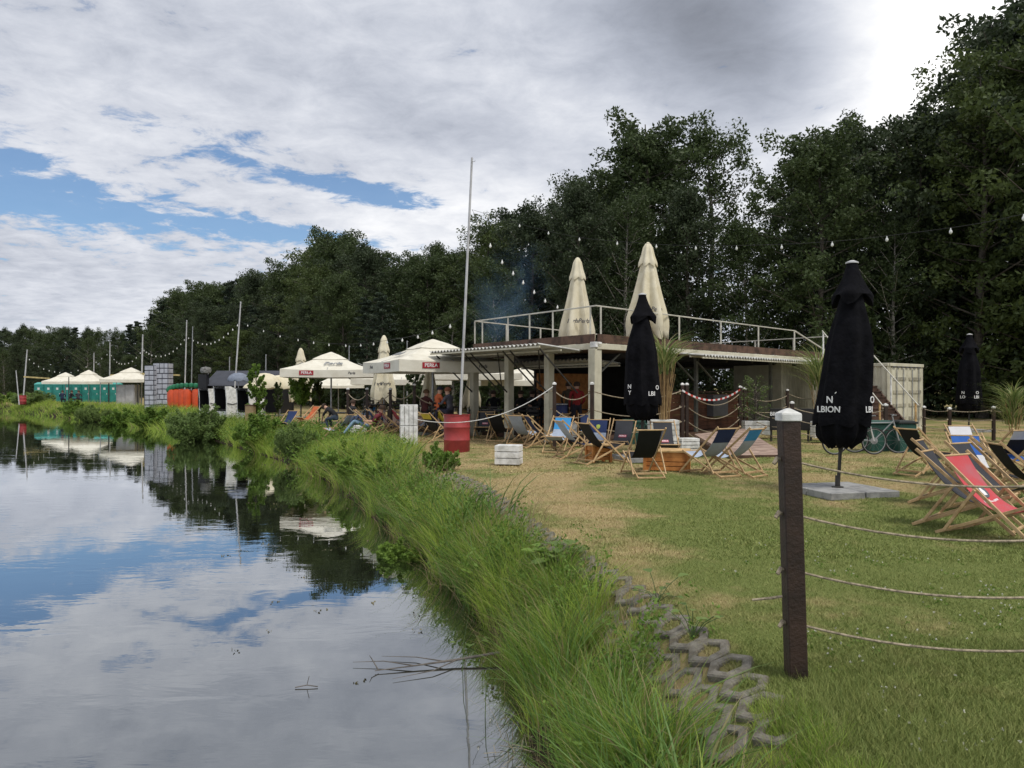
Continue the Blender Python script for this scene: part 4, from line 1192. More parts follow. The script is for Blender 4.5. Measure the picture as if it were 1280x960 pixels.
# ------------------------------------------------------------------ open parasols and tents
def open_parasol(p, w_, zv, ztop, rz, label, signs=True, val=.30, legs='pole', vent=True, material=CANVAS, group='open cream parasols', letters=True):
    root = empty('parasol', p, label, 'parasol', group, R(rz))
    h = w_ / 2; ze = zv + val
    def sq(r, z, dip=0.0, n=8):
        pts = []
        cs = [(-r, -r), (r, -r), (r, r), (-r, r)]
        for i in range(4):
            a_, b_ = Vector(cs[i]), Vector(cs[(i + 1) % 4])
            for k in range(n):
                q = a_.lerp(b_, k / n); pts.append(Vector((q.x, q.y, z - dip * math.sin(PI * k / n))))
        return pts
    vt = .34 if vent else 0
    zm = ze + (ztop - ze) * (1 - vt)
    m = MB(); rg = []
    for t in np.linspace(0, 1, 7):
        rg.append(sq(h * (1 - t) + (h * vt * .9 + .03) * t, ze * (1 - t) + (zm - .05) * t - .05 * math.sin(PI * t), .05 * (1 - t)))
    m.rings([[p_ * 1 for p_ in sq(h + .005, zv, .02)]] + rg, False, False)
    rin = [[Vector((q.x * .985, q.y * .985, q.z - .02)) for q in r_] for r_ in [sq(h, zv + .02, .02)] + rg]
    m.rings(rin[::-1], False, False)
    cp = m.build('canopy', material, root, True)
    if vent:
        m = MB(); rr = h * vt * 1.12
        m.rings([sq(rr, zm - .07 * h / 2, .02), sq(rr * .55, zm + (ztop - zm) * .42, 0), sq(.03, ztop, 0)], False, True)
        m.rings([sq(.03, ztop - .03, 0), sq(rr * .98, zm - .07 * h / 2 - .015, .02)], False, False)
        m.build('vent', material, cp, True)
    m = MB()
    for cx, cy in ((-1, -1), (1, -1), (1, 1), (-1, 1), (0, -1), (1, 0), (0, 1), (-1, 0)): m.bar((0, 0, ztop - .35), (cx * h * .97, cy * h * .97, ze - .03), .025, .03)
    m.build('ribs', STEEL, root)
    if legs == 'pole':
        MB().tube([(0, 0, 0), (0, 0, ztop - .1)], .04, 10).build('pole', STEEL, root, True); MB().box((0, 0, .04), (.9, .9, .08)).build('base', CONC, root, bevel=.01)
    else:
        for cx, cy in ((-1, -1), (1, -1), (1, 1), (-1, 1)): MB().bar((cx * h * .97, cy * h * .97, 0), (cx * h * .97, cy * h * .97, ze), .05, .05).build('leg', STEEL, root)
    if signs:
        for a, off in ((0, -.22), (90, .25), (-90, .2)):
            Mz = Matrix.Rotation(R(a), 3, 'Z')
            q = MB(); q.box((0, 0, 0), (.62, .012, .20)); e = q.build('sign', REDL, cp)
            m4 = Mz.to_4x4(); m4.translation = Mz @ Vector((off * w_, -h - .016, zv + val * .52)); e.matrix_local = m4
            text(e, 'PERŁA', .17, (0, -.009, 0), None, TXT, depth=.002)
            text(cp, 'Perła', .16, Mz @ Vector((-off * w_ * 1.2, -h - .012, zv + val * .5)), Mz @ Matrix.Rotation(R(90), 3, 'X'), INK, shear=.25, depth=.002)
    if letters:
        sl = math.atan2(zm - ze, h * (1 - vt))
        for a in (0, 90, -90):
            Mz = Matrix.Rotation(R(a), 3, 'Z')
            text(cp, 'Perła', .42, Mz @ Vector((.2, -h * .68, ze + (h * .32) * math.tan(sl) + .0)), Mz @ Matrix.Rotation(sl, 3, 'X'), mat('faint print', (.33, .34, .34), .8, .1, 4), 'lettering', .3, .012)
    return root
open_parasol(gp(541, 28), 4.0, 1.7 + 19 / 34.3, 1.7 + 61 / 34.3, 28, 'largest open cream parasol with red signs beside the pavilion', val=.40)
open_parasol(gp(414, 36.5), 4.1, 1.7 + 13 / 26.3, 1.7 + 45 / 26.3, 8, 'second large open cream parasol left of the tall closed one', val=.36)
open_parasol(gp(423, 52), 3.4, 1.7 + 0 / 18.5, 1.7 + 19 / 18.5, 10, 'small white parasol seen under the second large one', False, .2, letters=False)
open_parasol(gp(505, 44), 5.4, 1.7 + 4 / 21.8, 1.7 + 32 / 21.8, 5, 'wide pale parasol behind the tall closed one', False, .32, letters=False)
open_parasol(gp(652, 42), 4.6, 1.7 + 3 / 22.8, 1.7 + 25 / 22.8, 5, 'white parasol seen through the pavilion columns', False, .3, letters=False)
open_parasol(gp(585, 38), 4.6, 1.7 + 10 / 25, 1.7 + 38 / 25, 10, 'cream parasol just behind the left pavilion column', False, .3, letters=False)
open_parasol(gp(82, 88), 3.7, 1.7 + 5 / 10.9, 1.7 + 19.5 / 10.9, 12, 'left small cream tent before the teal toilets', False, .3, 'pole', True, CANVAS, 'small cream tents on the far bank', False)
open_parasol(gp(111, 84), 3.7, 1.7 + 5 / 11.4, 1.7 + 22.5 / 11.4, 10, 'middle small cream tent before the teal toilets', False, .3, 'pole', True, CANVAS, 'small cream tents on the far bank', False)
open_parasol(gp(164, 72), 4.1, 1.7 + 7 / 13.3, 1.7 + 25.5 / 13.3, 8, 'widest small cream tent above the grey cabinet', False, .3, 'legs', True, CANVAS, 'small cream tents on the far bank', False)
def dome_umbrella(p, r, z, hgt, label, material):
    root = empty('round_umbrella', p, label, 'umbrella', 'round garden umbrellas')
    prof = [(r, z)] + [(r * math.cos(t), z + hgt * math.sin(t)) for t in np.linspace(.08, 1.5, 8)]
    m = MB(); n = 32
    rg = []
    for rr, zz in prof: rg.append([Vector((rr * (1 - .04 * abs(math.sin(4 * 2 * PI * k / n))) * math.cos(2 * PI * k / n), rr * (1 - .04 * abs(math.sin(4 * 2 * PI * k / n))) * math.sin(2 * PI * k / n), zz - (.06 * abs(math.sin(4 * 2 * PI * k / n)) if rr == r else 0))) for k in range(n)])
    m.rings(rg, False, True); m.rings([[q * .985 for q in r_] for r_ in rg][::-1], False, False); m.build('canopy', material, root, True)
    MB().tube([(0, 0, 0), (0, 0, z + hgt * .98)], .03, 8).build('pole', STEEL, root, True)
    MB().box((0, 0, .04), (.5, .5, .08)).build('base', CONC, root)
dome_umbrella(gp(331, 46), 1.05, 1.7 + 1 / 20.9, .85, 'left of the two domed cream umbrellas behind the small tree', CREAM)
dome_umbrella(gp(350, 47), 1.05, 1.7 - .2 / 20.9, .8, 'right of the two domed cream umbrellas', CREAM)
dome_umbrella(gp(316, 43), .55, 1.7 - 1 / 20.9, .35, 'small low cream umbrella left of the two domed ones', CREAM)
dome_umbrella(gp(298, 44), .62, 1.7 + 10 / 21.8, .42, 'small grey domed umbrella in front of the black stage tent', mat('blue grey canvas', (.20, .23, .29), .8, .1, 4))

# ------------------------------------------------------------------ the pavilion
A0 = Vector((2.44, 22.3, 0)); U = Vector((-.59, .81, 0)).normalized(); V_ = Vector((.69, .72, 0)).normalized()
LU, LV = 6.4, 18.0
C0 = A0 + U * LU; D0 = A0 + V_ * LV; E0 = D0 + U * 8.5
pav = empty('pavilion', A0, 'open bar pavilion of pale container frames with a railed roof deck', 'pavilion')
Z = lambda p, z: Vector((p.x - A0.x, p.y - A0.y, z))
SHADE = mat('dark underside', (.07, .06, .05), .8, .2, 4)
m = MB(); m.prism([Z(q, 0)[:2] for q in (A0, D0, E0, C0)], 2.80, 2.985); m.build('deck_floor', BROWN, pav)
m = MB(); m.prism([Z(q, 0)[:2] for q in (A0 + U * .2 + V_ * .2, D0 + U * .2 - V_ * .2, E0 - U * .2 - V_ * .2, C0 - U * .2 + V_ * .2)], .02, .16); m.build('ground_floor', BROWN, pav)
for a_, b_ in ((A0, C0), (A0, D0), (C0, E0), (D0, E0)):
    d = (b_ - a_).normalized(); o_ = Vector((d.y, -d.x, 0)) * (.06 if (a_ is A0 and b_ is D0) else -.06)
    m = MB(); m.bar(Z(a_ + o_, 2.91) - d * .06, Z(b_ + o_, 2.91) + d * .06, .10, .17); m.build('roof_beam', PALE, pav, bevel=.01)
    m = MB(); m.bar(Z(a_ + o_, 3.14), Z(b_ + o_, 3.14), .035, .26); m.build('kick_board', BROWN, pav)
# interior cross beams under the deck
m = MB()
for k in range(1, 9): m.bar(Z(A0 + V_ * (k * 2) + U * .15, 2.72), Z(A0 + V_ * (k * 2) + U * 6.3, 2.72), .10, .16)
m.build('joists', DARKST, pav)
# columns
def column(q, w_=.25, h=2.83, material=PALE):
    m = MB(); ang = math.atan2(V_.y, V_.x)
    c = Z(q, 0); M_ = Matrix.Rotation(ang, 3, 'Z')
    m.box(c + Vector((0, 0, h / 2)), (w_, w_ * .5, h), M_)
    m.box(c + M_ @ Vector((w_ * .42, w_ * .36, h / 2)), (w_ * .16, w_ * .26, h - .01), M_); m.box(c + M_ @ Vector((-w_ * .42, w_ * .36, h / 2)), (w_ * .16, w_ * .26, h - .01), M_)
    m.box(c + Vector((0, 0, .06)), (w_ * 1.15, w_ * .9, .12), M_)
    m.build('column', material, pav, bevel=.008)
column(A0, .33)
cb = MB(); cb.box(Z(A0, 2.955), (.30, .22, .16), Matrix.Rotation(math.atan2(V_.y, V_.x), 3, 'Z')); cb.build('corner_casting', WHITE, pav, bevel=.01)
for t in (2.13, 4.27, 6.4): column(A0 + U * t, .27)
GREY_C = mat('grey green steel', (.13, .13, .11), .6, .2, 3)
for t in (6.0, 7.4, 11.8): column(A0 + V_ * t + U * (.25 if t != 7.4 else 2.4), .14, 2.80, GREY_C)
for t in (4.0, 9.0, 14.0): column(C0 + (E0 - C0) * (t / 18), .2, 2.80, GREY_C)
for t in (2.4, 4.8): column(A0 + U * t + V_ * 2.44, .2, 2.80, GREY_C)
# railing
def t_ad(px): r = (px - 640) / F; return (r * A0.y - A0.x) / (V_.x - V_.y * r)
def t_ac(px): r = (px - 640) / F; return (r * A0.y - A0.x) / (U.x - U.y * r)
RT = 4.09
RAILM = mat('cream rail paint', (.55, .53, .45), .5, .12, 4)
rail_parts = []
def rail(a_, b_, posts, w_=.045):
    MB().bar(Z(a_, RT), Z(b_, RT), .04, .04).build('rail', RAILM, pav, bevel=.005)
    for q in posts: MB().bar(Z(q, 2.99), Z(q, RT - .02), w_, w_).build('rail_post', RAILM, pav, bevel=.004)
B_ = A0 + V_ * t_ad(993)
rail(A0, B_, [A0 + V_ * t_ad(p_) for p_ in (751, 849, 901, 948)] + [B_], .05)
rail(A0, C0, [A0 + U * t_ac(p_) for p_ in (738, 691, 662, 635, 603)] + [C0], .05)
MB().bar(Z(B_, RT), Z(D0, 3.1), .05, .05).build('brace_rail', RAILM, pav)
rail(D0, E0, [D0, D0 + U * 2.2, D0 + U * 4.4, D0 + U * 6.6, E0], .07)
rail(C0, E0, [C0 + (E0 - C0) * f for f in (.1, .22, .36, .5, .64, .78, .9)], .06)
# corrugated awnings
AWN = mat('corrugated sheet', (.50, .50, .47), .6, .15, 3, col2=(.34, .33, .30))
def corrugated(a_, b_, zi, outd, w_, zo, name='awning', wave=.20, amp=.035):
    L_ = (b_ - a_).length; d = (b_ - a_) / L_; n = int(L_ / wave * 8); m = MB()
    up_ = Vector((0, 0, 1)); top0, top1 = [], []
    for k in range(n + 1):
        s = L_ * k / n; z = amp * math.sin(2 * PI * s / wave)
        top0.append(Z(a_ + d * s, zi + z)); top1.append(Z(a_ + d * s + outd * w_, zo + z))
    th = Vector((0, 0, -.012))
    m.rings([top0, top1], False, False, False)
    m.rings([[q + th for q in top1], [q + th for q in top0]], False, False, False)
    m.rings([top1, [q + th for q in top1]], False, False, False)
    m.build(name, AWN, pav, False)
    m = MB(); m.bar(Z(a_ + outd * (w_ - .05), zo - .075), Z(b_ + outd * (w_ - .05), zo - .075), .04, .05); m.bar(Z(a_ + outd * w_ * .5, (zi + zo) / 2 - .075), Z(b_ + outd * w_ * .5, (zi + zo) / 2 - .075), .04, .05)
    m.build('awning_frame', PALE, pav)
OUTL = -V_; OUTR = Vector((V_.y, -V_.x, 0))
corrugated(A0 + U * .6, C0 + U * .25, 2.80, OUTL, 1.95, 2.93)
corrugated(A0 + V_ * t_ad(846), D0, 2.86, OUTR, 1.0, 2.76)
corrugated(A0 + V_ * .8 + U * 1.0, A0 + V_ * .8 + U * 6.3, 2.60, -OUTL, 1.6, 2.50, 'inner_awning')
# prop struts under the left awning
for t in (.7, 2.13, 2.5, 4.27, 4.65, 6.4):
    q = A0 + U * t
    MB().bar(Z(q + OUTL * 1.8, 2.80), Z(q + OUTL * .12, 1.55), .035, .035).build('strut', DARKST, pav)
for t in (1.4, 3.5): MB().bar(Z(A0 + U * t + OUTL * 1.2, 2.80), Z(A0 + U * (t + 1.1) + OUTL * .12, 1.75), .035, .035).build('strut', DARKST, pav)
for t, k in ((0, 1), (6.0, -1), (7.4, -1)): MB().bar(Z(A0 + V_ * t + U * .3, 1.85 if k > 0 else 1.9), Z(A0 + V_ * (t + 1.5 * k) + U * .3, 2.75), .05, .05).build('strut', GREY_C, pav)
# near-black sheet added to paint the shaded interior, wooden back wall of the bar, counter, end container under the deck
m = MB(); a_, b_ = A0 + V_ * 3.0 + U * 6.2, A0 + V_ * 12.6 + U * 6.4; m.bar(Z(a_, 1.45), Z(b_, 1.45), .08, 2.6); m.build('dark_backdrop', mat('interior shade black', (.022, .021, .02), .8, .2, 3), pav)
m = MB(); a_, b_ = A0 + V_ * 2.6 + U * 5.6, A0 + V_ * 5.4 + U * 5.0; m.bar(Z(a_, 1.2), Z(b_, 1.2), .06, 2.1); m.build('bar_back_wall', ORANGE, pav)
m = MB(); a_, b_ = A0 + V_ * 4.9 + U * .8, A0 + V_ * 10.8 + U * .8
for k in range(9): m.bar(Z(a_, .25 + k * .145), Z(b_, .25 + k * .145), .04, .135)
m.build('bar_front', mat('red brown boards', (.16, .065, .035), .75, .25, 2), pav)
MB().bar(Z(a_ + U * .2, 1.56), Z(b_ + U * .2, 1.56), .55, .05).build('counter_top', BROWN, pav, bevel=.005)
MB().box(Z(A0 + V_ * 8.2 + U * 1.0, 1.05) + Vector((0, -.2, 0)), (1.1, .7, .8), Matrix.Rotation(math.atan2(V_.y, V_.x), 3, 'Z')).build('fridge', mat('grey enamel', (.12, .12, .13), .4, .1, 3), pav, bevel=.01)
m = MB(); a_ = A0 + V_ * 12.9 + U * .3; L_ = 4.8; n = 120; f0, f1 = [], []
for k in range(n + 1):
    s = L_ * k / n; dd = .035 * max(-1, min(1, 1.6 * math.sin(2 * PI * s / .28)))
    f0.append(Z(a_ + V_ * s + OUTR * dd, .1)); f1.append(Z(a_ + V_ * s + OUTR * dd, 2.78))
m.rings([f0, f1], False, False, False); m.bar(Z(a_ + U * .04, 1.44), Z(a_ + V_ * L_ + U * .04, 1.44), .03, 2.68)
m.bar(Z(a_ - V_ * .02, 1.44), Z(a_ + U * 2.4 - V_ * .02, 1.44), .03, 2.68); m.build('end_container_wall', PALE, pav)

# ramp of pale planks in front of the counter
rp = empty('wooden_ramp', G(925, 560), 'pale plank ramp leading up to the bar right of the deckchairs', 'ramp')
ro_ = G(925, 560); q1, q2, q3, q4 = G(868, 558), G(930, 549, .0), G(984, 572), G(915, 573)
m = MB(); nb = 12
for k in range(nb):
    f0_, f1_ = k / nb + .004, (k + 1) / nb - .004
    P0, P1 = q1.lerp(q4, f0_), q1.lerp(q4, f1_); S0, S1 = q2.lerp(q3, f0_), q2.lerp(q3, f1_)
    zz = lambda f: .30 * (1 - f) + .06
    m.add([P0 + Vector((0, 0, zz(f0_))) - ro_, P1 + Vector((0, 0, zz(f1_))) - ro_, S1 + Vector((0, 0, zz(f1_))) - ro_, S0 + Vector((0, 0, zz(f0_))) - ro_,
           P0 - ro_, P1 - ro_, S1 - ro_, S0 - ro_], [(0, 1, 2, 3), (7, 6, 5, 4), (0, 4, 5, 1), (1, 5, 6, 2), (2, 6, 7, 3), (3, 7, 4, 0)])
m.build('planks', PLANK, rp)
m = MB(); m.bar(q4 - ro_ + Vector((0, -.02, .03)), q3 - ro_ + Vector((0, -.02, .03)), .03, .09); m.bar(q1 - ro_ + Vector((-.03, 0, .17)), q4 - ro_ + Vector((-.03, 0, .04)), .03, .1); m.build('edge_boards', BROWN, rp)

# black signs with white writing
def sign_board(px, d, w_, z0, z1, txt, label, xo=0):
    root = empty('sign_board', gp(px, d), label, 'sign', 'black signs with white writing')
    MB().box((0, 0, (z0 + z1) / 2), (w_, .06, z1 - z0)).build('board', mat('black board', (.012, .012, .012), .6, .1, 3), root, bevel=.005)
    for s in (-1, 1): MB().box((s * (w_ / 2 - .06), .06, z1 / 2), (.05, .05, z1)).build('leg', DARKST, root)
    text(root, txt, .165, (xo, -.034, z1 - .17), None, TXT)
    return root
sign_board(988, 24, 1.28, .38, 1.06, 'BIKE IS CO', 'black sign reading BIKE IS CO behind the near post', -.26)
sign_board(1031, 24.2, .95, .38, 1.04, 'BIKE I', 'black sign reading BIKE I left of the large black umbrella', -.17)

# ------------------------------------------------------------------ beige container with doors, stairs, bins, bicycles
def container():
    q = gp(1111, 28.5); e = gp(1153, 30.3)
    d = (e - q); Wd = d.length; d = d / Wd; b = Vector((-d.y, d.x, 0))
    root = empty('shipping_container', q, 'pale beige shipping container with double doors at the edge of the wood', 'container')
    L_, H = 3.0, 2.62; o = lambda s, t, z: d * s + b * t + Vector((0, 0, z))
    m = MB()
    m.prism([o(.06, .06, 0)[:2], o(Wd - .06, .06, 0)[:2], o(Wd - .06, L_, 0)[:2], o(.06, L_, 0)[:2]], .12, H - .06)
    n = 60; f0, f1 = [], []
    for k in range(n + 1):
        s = L_ * k / n; dd = .03 * max(-1, min(1, 1.6 * math.sin(2 * PI * s / .28))) + .02
        f0.append(o(dd - .02, s, .15)); f1.append(o(dd - .02, s, H - .1))
    m.rings([f0, f1], False, False, False); m.build('body', PALE, root)
    m = MB()
    for s, t in ((0.05, .05), (Wd - .05, .05), (.05, L_)): m.bar(o(s, t, 0), o(s, t, H), .13, .13)
    m.bar(o(0, 0, H - .05), o(Wd, 0, H - .05), .12, .12); m.bar(o(0, 0, .08), o(Wd, 0, .08), .12, .16); m.bar(o(0, 0, H - .05), o(0, L_, H - .05), .12, .12)
    m.build('frame', PALE, root, bevel=.01)
    for i in range(2):
        s0 = .12 + i * (Wd - .24) / 2 + .01; s1 = .12 + (i + 1) * (Wd - .24) / 2 - .01
        m = MB(); m.bar(o(s0, -.01, H / 2), o(s1, -.01, H / 2), .05, H - .32); dr = m.build('door', PALE, root)
        m = MB()
        for zc_ in (.55, 1.05, 1.55, 2.05): m.bar(o(s0 + .12, -.045, zc_), o(s1 - .12, -.045, zc_), .03, .12)
        m.build('door_ribs', mat('worn container paint', (.42, .39, .30), .6, .2, 3), dr)
        for f in (.28, .72): MB().tube([o(s0 + (s1 - s0) * f, -.075, .2), o(s0 + (s1 - s0) * f, -.075, H - .2)], .018, 8).build('lock_bar', STEEL, dr, True)
    m = MB(); 
    for k in range(7): m.bar(o(.2 + k * (Wd - .4) / 7, -.07, H - .13), o(.2 + (k + .6) * (Wd - .4) / 7, -.07, H - .13), .015, .05)
    m.build('marking', INK, root)
container()
sp0, sp1 = Vector(((1046 - 640) / F * 31.5, 31.5, 2.98)), gp(1124, 25.6)
st = empty('outdoor_stairs', sp1, 'brown wooden stairs with pale handrail from the deck down to the lawn', 'stairs')
sd_ = Vector((sp0.x - sp1.x, sp0.y - sp1.y, 0)); run = sd_.length; sd_ /= run; sn = Vector((-sd_.y, sd_.x, 0))
N_S = 15
for k in range(N_S):
    z = 2.98 * (k + 1) / N_S; c = sd_ * (run * (k + .5) / N_S)
    m = MB(); m.bar(c + sn * -.55 + Vector((0, 0, z - .02)), c + sn * .55 + Vector((0, 0, z - .02)), .32, .04); m.bar(c + sn * -.55 + Vector((0, 0, z - .12)) - sd_ * .13, c + sn * .55 + Vector((0, 0, z - .12)) - sd_ * .13, .02, .17)
    m.build('step', BROWN, st)
for s in (-1, 1):
    MB().bar(sn * .58 * s + Vector((0, 0, .0)), sd_ * run + sn * .58 * s + Vector((0, 0, 2.8)), .05, .25).build('stringer', BROWN, st)
    MB().bar(sn * .58 * s + Vector((0, 0, 1.12)) - sd_ * .1, sd_ * run + sn * .58 * s + Vector((0, 0, 4.05)), .035, .035).build('handrail', RAILM, st, bevel=.004)
    for f in (.02, .35, .68, .98): MB().bar(sd_ * run * f + sn * .58 * s + Vector((0, 0, 2.9 * f)), sd_ * run * f + sn * .58 * s + Vector((0, 0, 2.9 * f + 1.15)), .05, .05).build('baluster', PINEW if f == .02 else WHITE, st)
def box_bin(px, d, w_, h, label, rz=0, lid=GREEN):
    root = empty('storage_bin', gp(px, d), label, 'bin', 'dark green storage bins', R(rz))
    m = MB(); m.rings([[Vector((sx * w_ / 2 * k, sy * .3 * k, z)) for sx, sy in ((-1, -1), (1, -1), (1, 1), (-1, 1))] for z, k in ((0, .92), (h - .07, 1.0))]); m.build('body', GREEN, root, bevel=.015)
    m = MB(); m.box((0, 0, h - .035), (w_ + .05, .66, .06)); m.box((0, .02, h + .005), (w_ - .05, .55, .025)); m.build('lid', lid, root, bevel=.01)
    m = MB(); m.box((0, -.335, h * .72), (.18, .03, .03)); m.build('handle', DARKST, root)
box_bin(1099, 20.8, .74, .80, 'left dark green storage bin behind the bicycle')
box_bin(1128, 20.5, .46, .82, 'right dark green storage bin with darker lid', 0, mat('near black plastic', (.015, .02, .02), .5))
box_bin(791, 23.0, .62, .74, 'teal green bin behind the rope fence left of the black umbrella')
box_bin(817, 23.6, .9, .6, 'teal green bin right behind the middle black umbrella')
tb_ = empty('blue_barrel', gp(698, 24.6), 'dark blue drum beside the pavilion column', 'barrel')
MB().lathe([(.26, 0), (.29, .03), (.29, .5), (.30, .53), (.29, .56), (.29, .98), (.2, 1.04), (.05, 1.05)], (0, 0, .16), 24).build('drum', mat('dark blue plastic', (.015, .03, .12), .5, .1, 3), tb_, True)
MB().lathe([(.3, .0), (.305, .02), (.3, .04)], (0, 0, 1.16), 24).build('lid_ring', STEEL, tb_)

def bicycle(p, rz, label, col, scale=1.0):
    root = empty('bicycle', p, label, 'bicycle', 'parked bicycles', R(rz))
    fm = mat('bike frame ' + label.split()[0], col, .35, .05, 3); r = .33
    for xw in (-.53, .53):
        m = MB(); m.tube([(xw + r * math.cos(t), 0, .34 + r * math.sin(t)) for t in np.linspace(0, 2 * PI, 33)], .018, 6, False); w_ = m.build('wheel', CABLE, root, True)
        m = MB(); m.tube([(xw + (r - .025) * math.cos(t), 0, .34 + (r - .025) * math.sin(t)) for t in np.linspace(0, 2 * PI, 33)], .009, 5, False)
        for k in range(12): t = k * PI / 6; m.tube([(xw, 0, .34), (xw + (r - .03) * math.cos(t), 0, .34 + (r - .03) * math.sin(t))], .002, 3, False)
        m.build('rim', STEEL, w_)
    hd, bb, sx_ = Vector((.40, 0, .84)), Vector((-.07, 0, .32)), Vector((-.20, 0, .84))
    m = MB()
    for a_, b_ in ((hd, bb), (bb, sx_), (hd + Vector((-.01, 0, -.04)), sx_ + Vector((.02, 0, -.06))), (bb, Vector((-.53, 0, .34))), (sx_, Vector((-.53, 0, .34))), (hd, Vector((.53, 0, .34))), (hd, Vector((.37, 0, .98)))): m.tube([a_, b_], .017, 8)
    m.build('frame', fm, root, True)
    m = MB(); m.tube([(-.20, 0, .84), (-.22, 0, .93)], .013, 6); m.rings([[Vector((-.35 + f * .28, s * w_, .95)) for s, w_ in ((-1, .075 * (1 - f)+.02), (1, .075 * (1 - f)+.02))] + [Vector((-.35 + f * .28, .0, .98))] for f in (0, .5, 1)]); m.build('saddle', CABLE, root)
    m = MB(); m.tube([(.40, -.28, 1.0), (.44, -.12, 1.0), (.37, 0, .98), (.44, .12, 1.0), (.40, .28, 1.0)], .012, 6); m.build('handlebar', STEEL, root, True)
    m = MB(); m.lathe([(.09, -.004), (.09, .004)], (0, 0, 0), 18); o = m.build('chainring', STEEL, root); o.rotation_euler = (R(90), 0, 0); o.location = (-.07, -.03, .32)
bicycle(gp(1068, 19.6), 6, 'white framed bicycle parked behind the large black umbrella', (.62, .62, .62))
bicycle(gp(1096, 20.1), -14, 'grey framed bicycle leaning before the dark green bins', (.30, .32, .33))

# ------------------------------------------------------------------ far bank: toilets, cabinet, block wall, inflatable, stage, beach chairs
def toilet():
    root = empty('portable_toilet', (0, 0, 0), 'x', 'toilet', 'row of portable toilets'); w_, h = 1.12, 2.28
    m = MB(); m.box((0, 0, h / 2 - .1), (w_, w_, h - .2)); m.build('cabin', TEAL, root, bevel=.03)
    m = MB(); m.rings([[Vector((sx * w_ / 2 * k, sy * w_ / 2 * k, z)) for sx, sy in ((-1, -1), (1, -1), (1, 1), (-1, 1))] for z, k in ((h - .2, 1.02), (h - .08, 1.0), (h + .1, .55))]); m.build('roof', mat('pale teal plastic', (.10, .40, .35), .4, .1, 3), root, bevel=.02)
    m = MB(); m.box((0, -w_ / 2 - .015, .98), (.72, .03, 1.8)); dr = m.build('door', mat('teal door plastic', (.03, .25, .215), .45, .1, 2), root, bevel=.008)
    m = MB(); m.box((.28, -w_ / 2 - .04, 1.0), (.06, .03, .14)); m.build('handle', WHITE, dr)
    m = MB(); m.box((0, -w_ / 2 - .035, 1.62), (.26, .012, .26)); m.build('sign', WHITE, dr)
    return root
TG = toilet(); lab_t = ['leftmost teal portable toilet', 'second teal portable toilet from the left', 'third teal portable toilet from the left', 'fourth teal portable toilet from the left', 'fifth teal portable toilet from the left', 'fourth teal portable toilet from the right', 'third teal portable toilet from the right', 'second teal portable toilet from the right', 'rightmost teal portable toilet next to the cabinet']
for i in range(9):
    x = (52 + i * 11.6 - 640) / F * 92
    (TG if i == 0 else dup(TG, (0, 0, 0))).location = (x, 92 + (i % 2) * .1, 0)
tl = [o for o in COL.objects if o.name.startswith('portable_toilet')]
for o, l_ in zip(sorted(tl, key=lambda o: o.location.x), lab_t): o['label'] = l_
cb = empty('cabinet', gp(160, 71), 'light grey cabinet standing under the widest small tent', 'cabinet')
MB().box((0, 0, 1.0), (1.7, 1.0, 2.0)).build('body', mat('light grey sheet', (.42, .42, .42), .5, .1, 2), cb, bevel=.02); MB().box((-.4, -.52, 1.0), (.75, .03, 1.85)).build('door', mat('light grey sheet', (.42, .42, .42), .5, .1, 2), cb); MB().box((.4, -.52, 1.0), (.75, .03, 1.85)).build('door', MATS['light grey sheet'], cb)
# wall of white blocks with dark outlines, two stacks
def block_stack(px, d, w_, h, nx, nz, label, seed):
    root = empty('block_stack', gp(px, d), label, 'block stack', 'stacks of white blocks with dark outlines'); rd = random.Random(seed)
    m = MB(); m.box((0, .02, h / 2), (w_, .9, h)); m.build('core', mat('dark outline', (.05, .055, .07), .7, .1, 3), root)
    m = MB(); z = 0
    for k in range(nz):
        hz = h / nz; x = -w_ / 2
        while x < w_ / 2 - .05:
            ww = min(rd.choice((.35, .5, .7)), w_ / 2 - x)
            m.box((x + ww / 2, -.44, (k + .5) * hz), (ww - .06, .06, hz - .07)); x += ww
        for s in (-1, 1): m.box((s * (w_ / 2 + .01), 0, (k + .5) * hz), (.04, .8, hz - .07))
    m.build('blocks', mat('white block', (.46, .48, .53), .7, .12, 2), root)
block_stack(190, 60, .72, 3.45, 2, 9, 'left lower stack of white blocks with dark outlines', 2)
block_stack(204, 60.4, 1.15, 3.65, 2, 9, 'right taller stack of white blocks with dark outlines', 4)
# inflatable
inf = empty('bouncy_castle', gp(240, 58), 'orange red inflatable with a bumpy green top beyond the bushes', 'inflatable')
ORI = mat('orange red vinyl', (.62, .09, .03), .4, .08, 2); GRI = mat('green vinyl', (.02, .17, .08), .4, .08, 2)
for xo in (-1.5, -1.12, -.74, -.36, .35, .73, 1.1): MB().lathe([(.02, 0), (.30, .05), (.36, .8), (.36, 1.3), (.30, 1.55), (.02, 1.68)], (xo, 0, 0), 16).build('column', ORI, inf, True)
m = MB()
for k in range(14):
    a_ = PI * k / 13; m.lathe([(.02, -.20), (.16, -.15), (.21, 0), (.16, .15), (.02, .20)], (-.2 + 1.5 * math.cos(a_) * -1, -.1, 1.55 + .35 * math.sin(a_)), 12)
m.build('top_tubes', GRI, inf, True)
MB().box((-.2, .5, .55), (2.8, .8, 1.1)).build('back_wall', ORI, inf, bevel=.1)
MB().lathe([(.02, 0), (.3, .1), (.33, .5), (.25, .95), (.02, 1.15)], (1.75, .1, .1), 14).build('blue_tube', mat('blue vinyl', (.04, .14, .48), .4), inf, True)
MB().lathe([(.02, 0), (.3, .06), (.3, .3), (.02, .42)], (2.15, -.2, .1), 14).build('green_tube', GRI, inf, True)
MB().lathe([(.02, 0), (.28, .06), (.28, .5), (.02, .62)], (1.75, -.45, .1), 14).build('yellow_tube', mat('yellow vinyl', (.65, .45, .04), .4), inf, True)
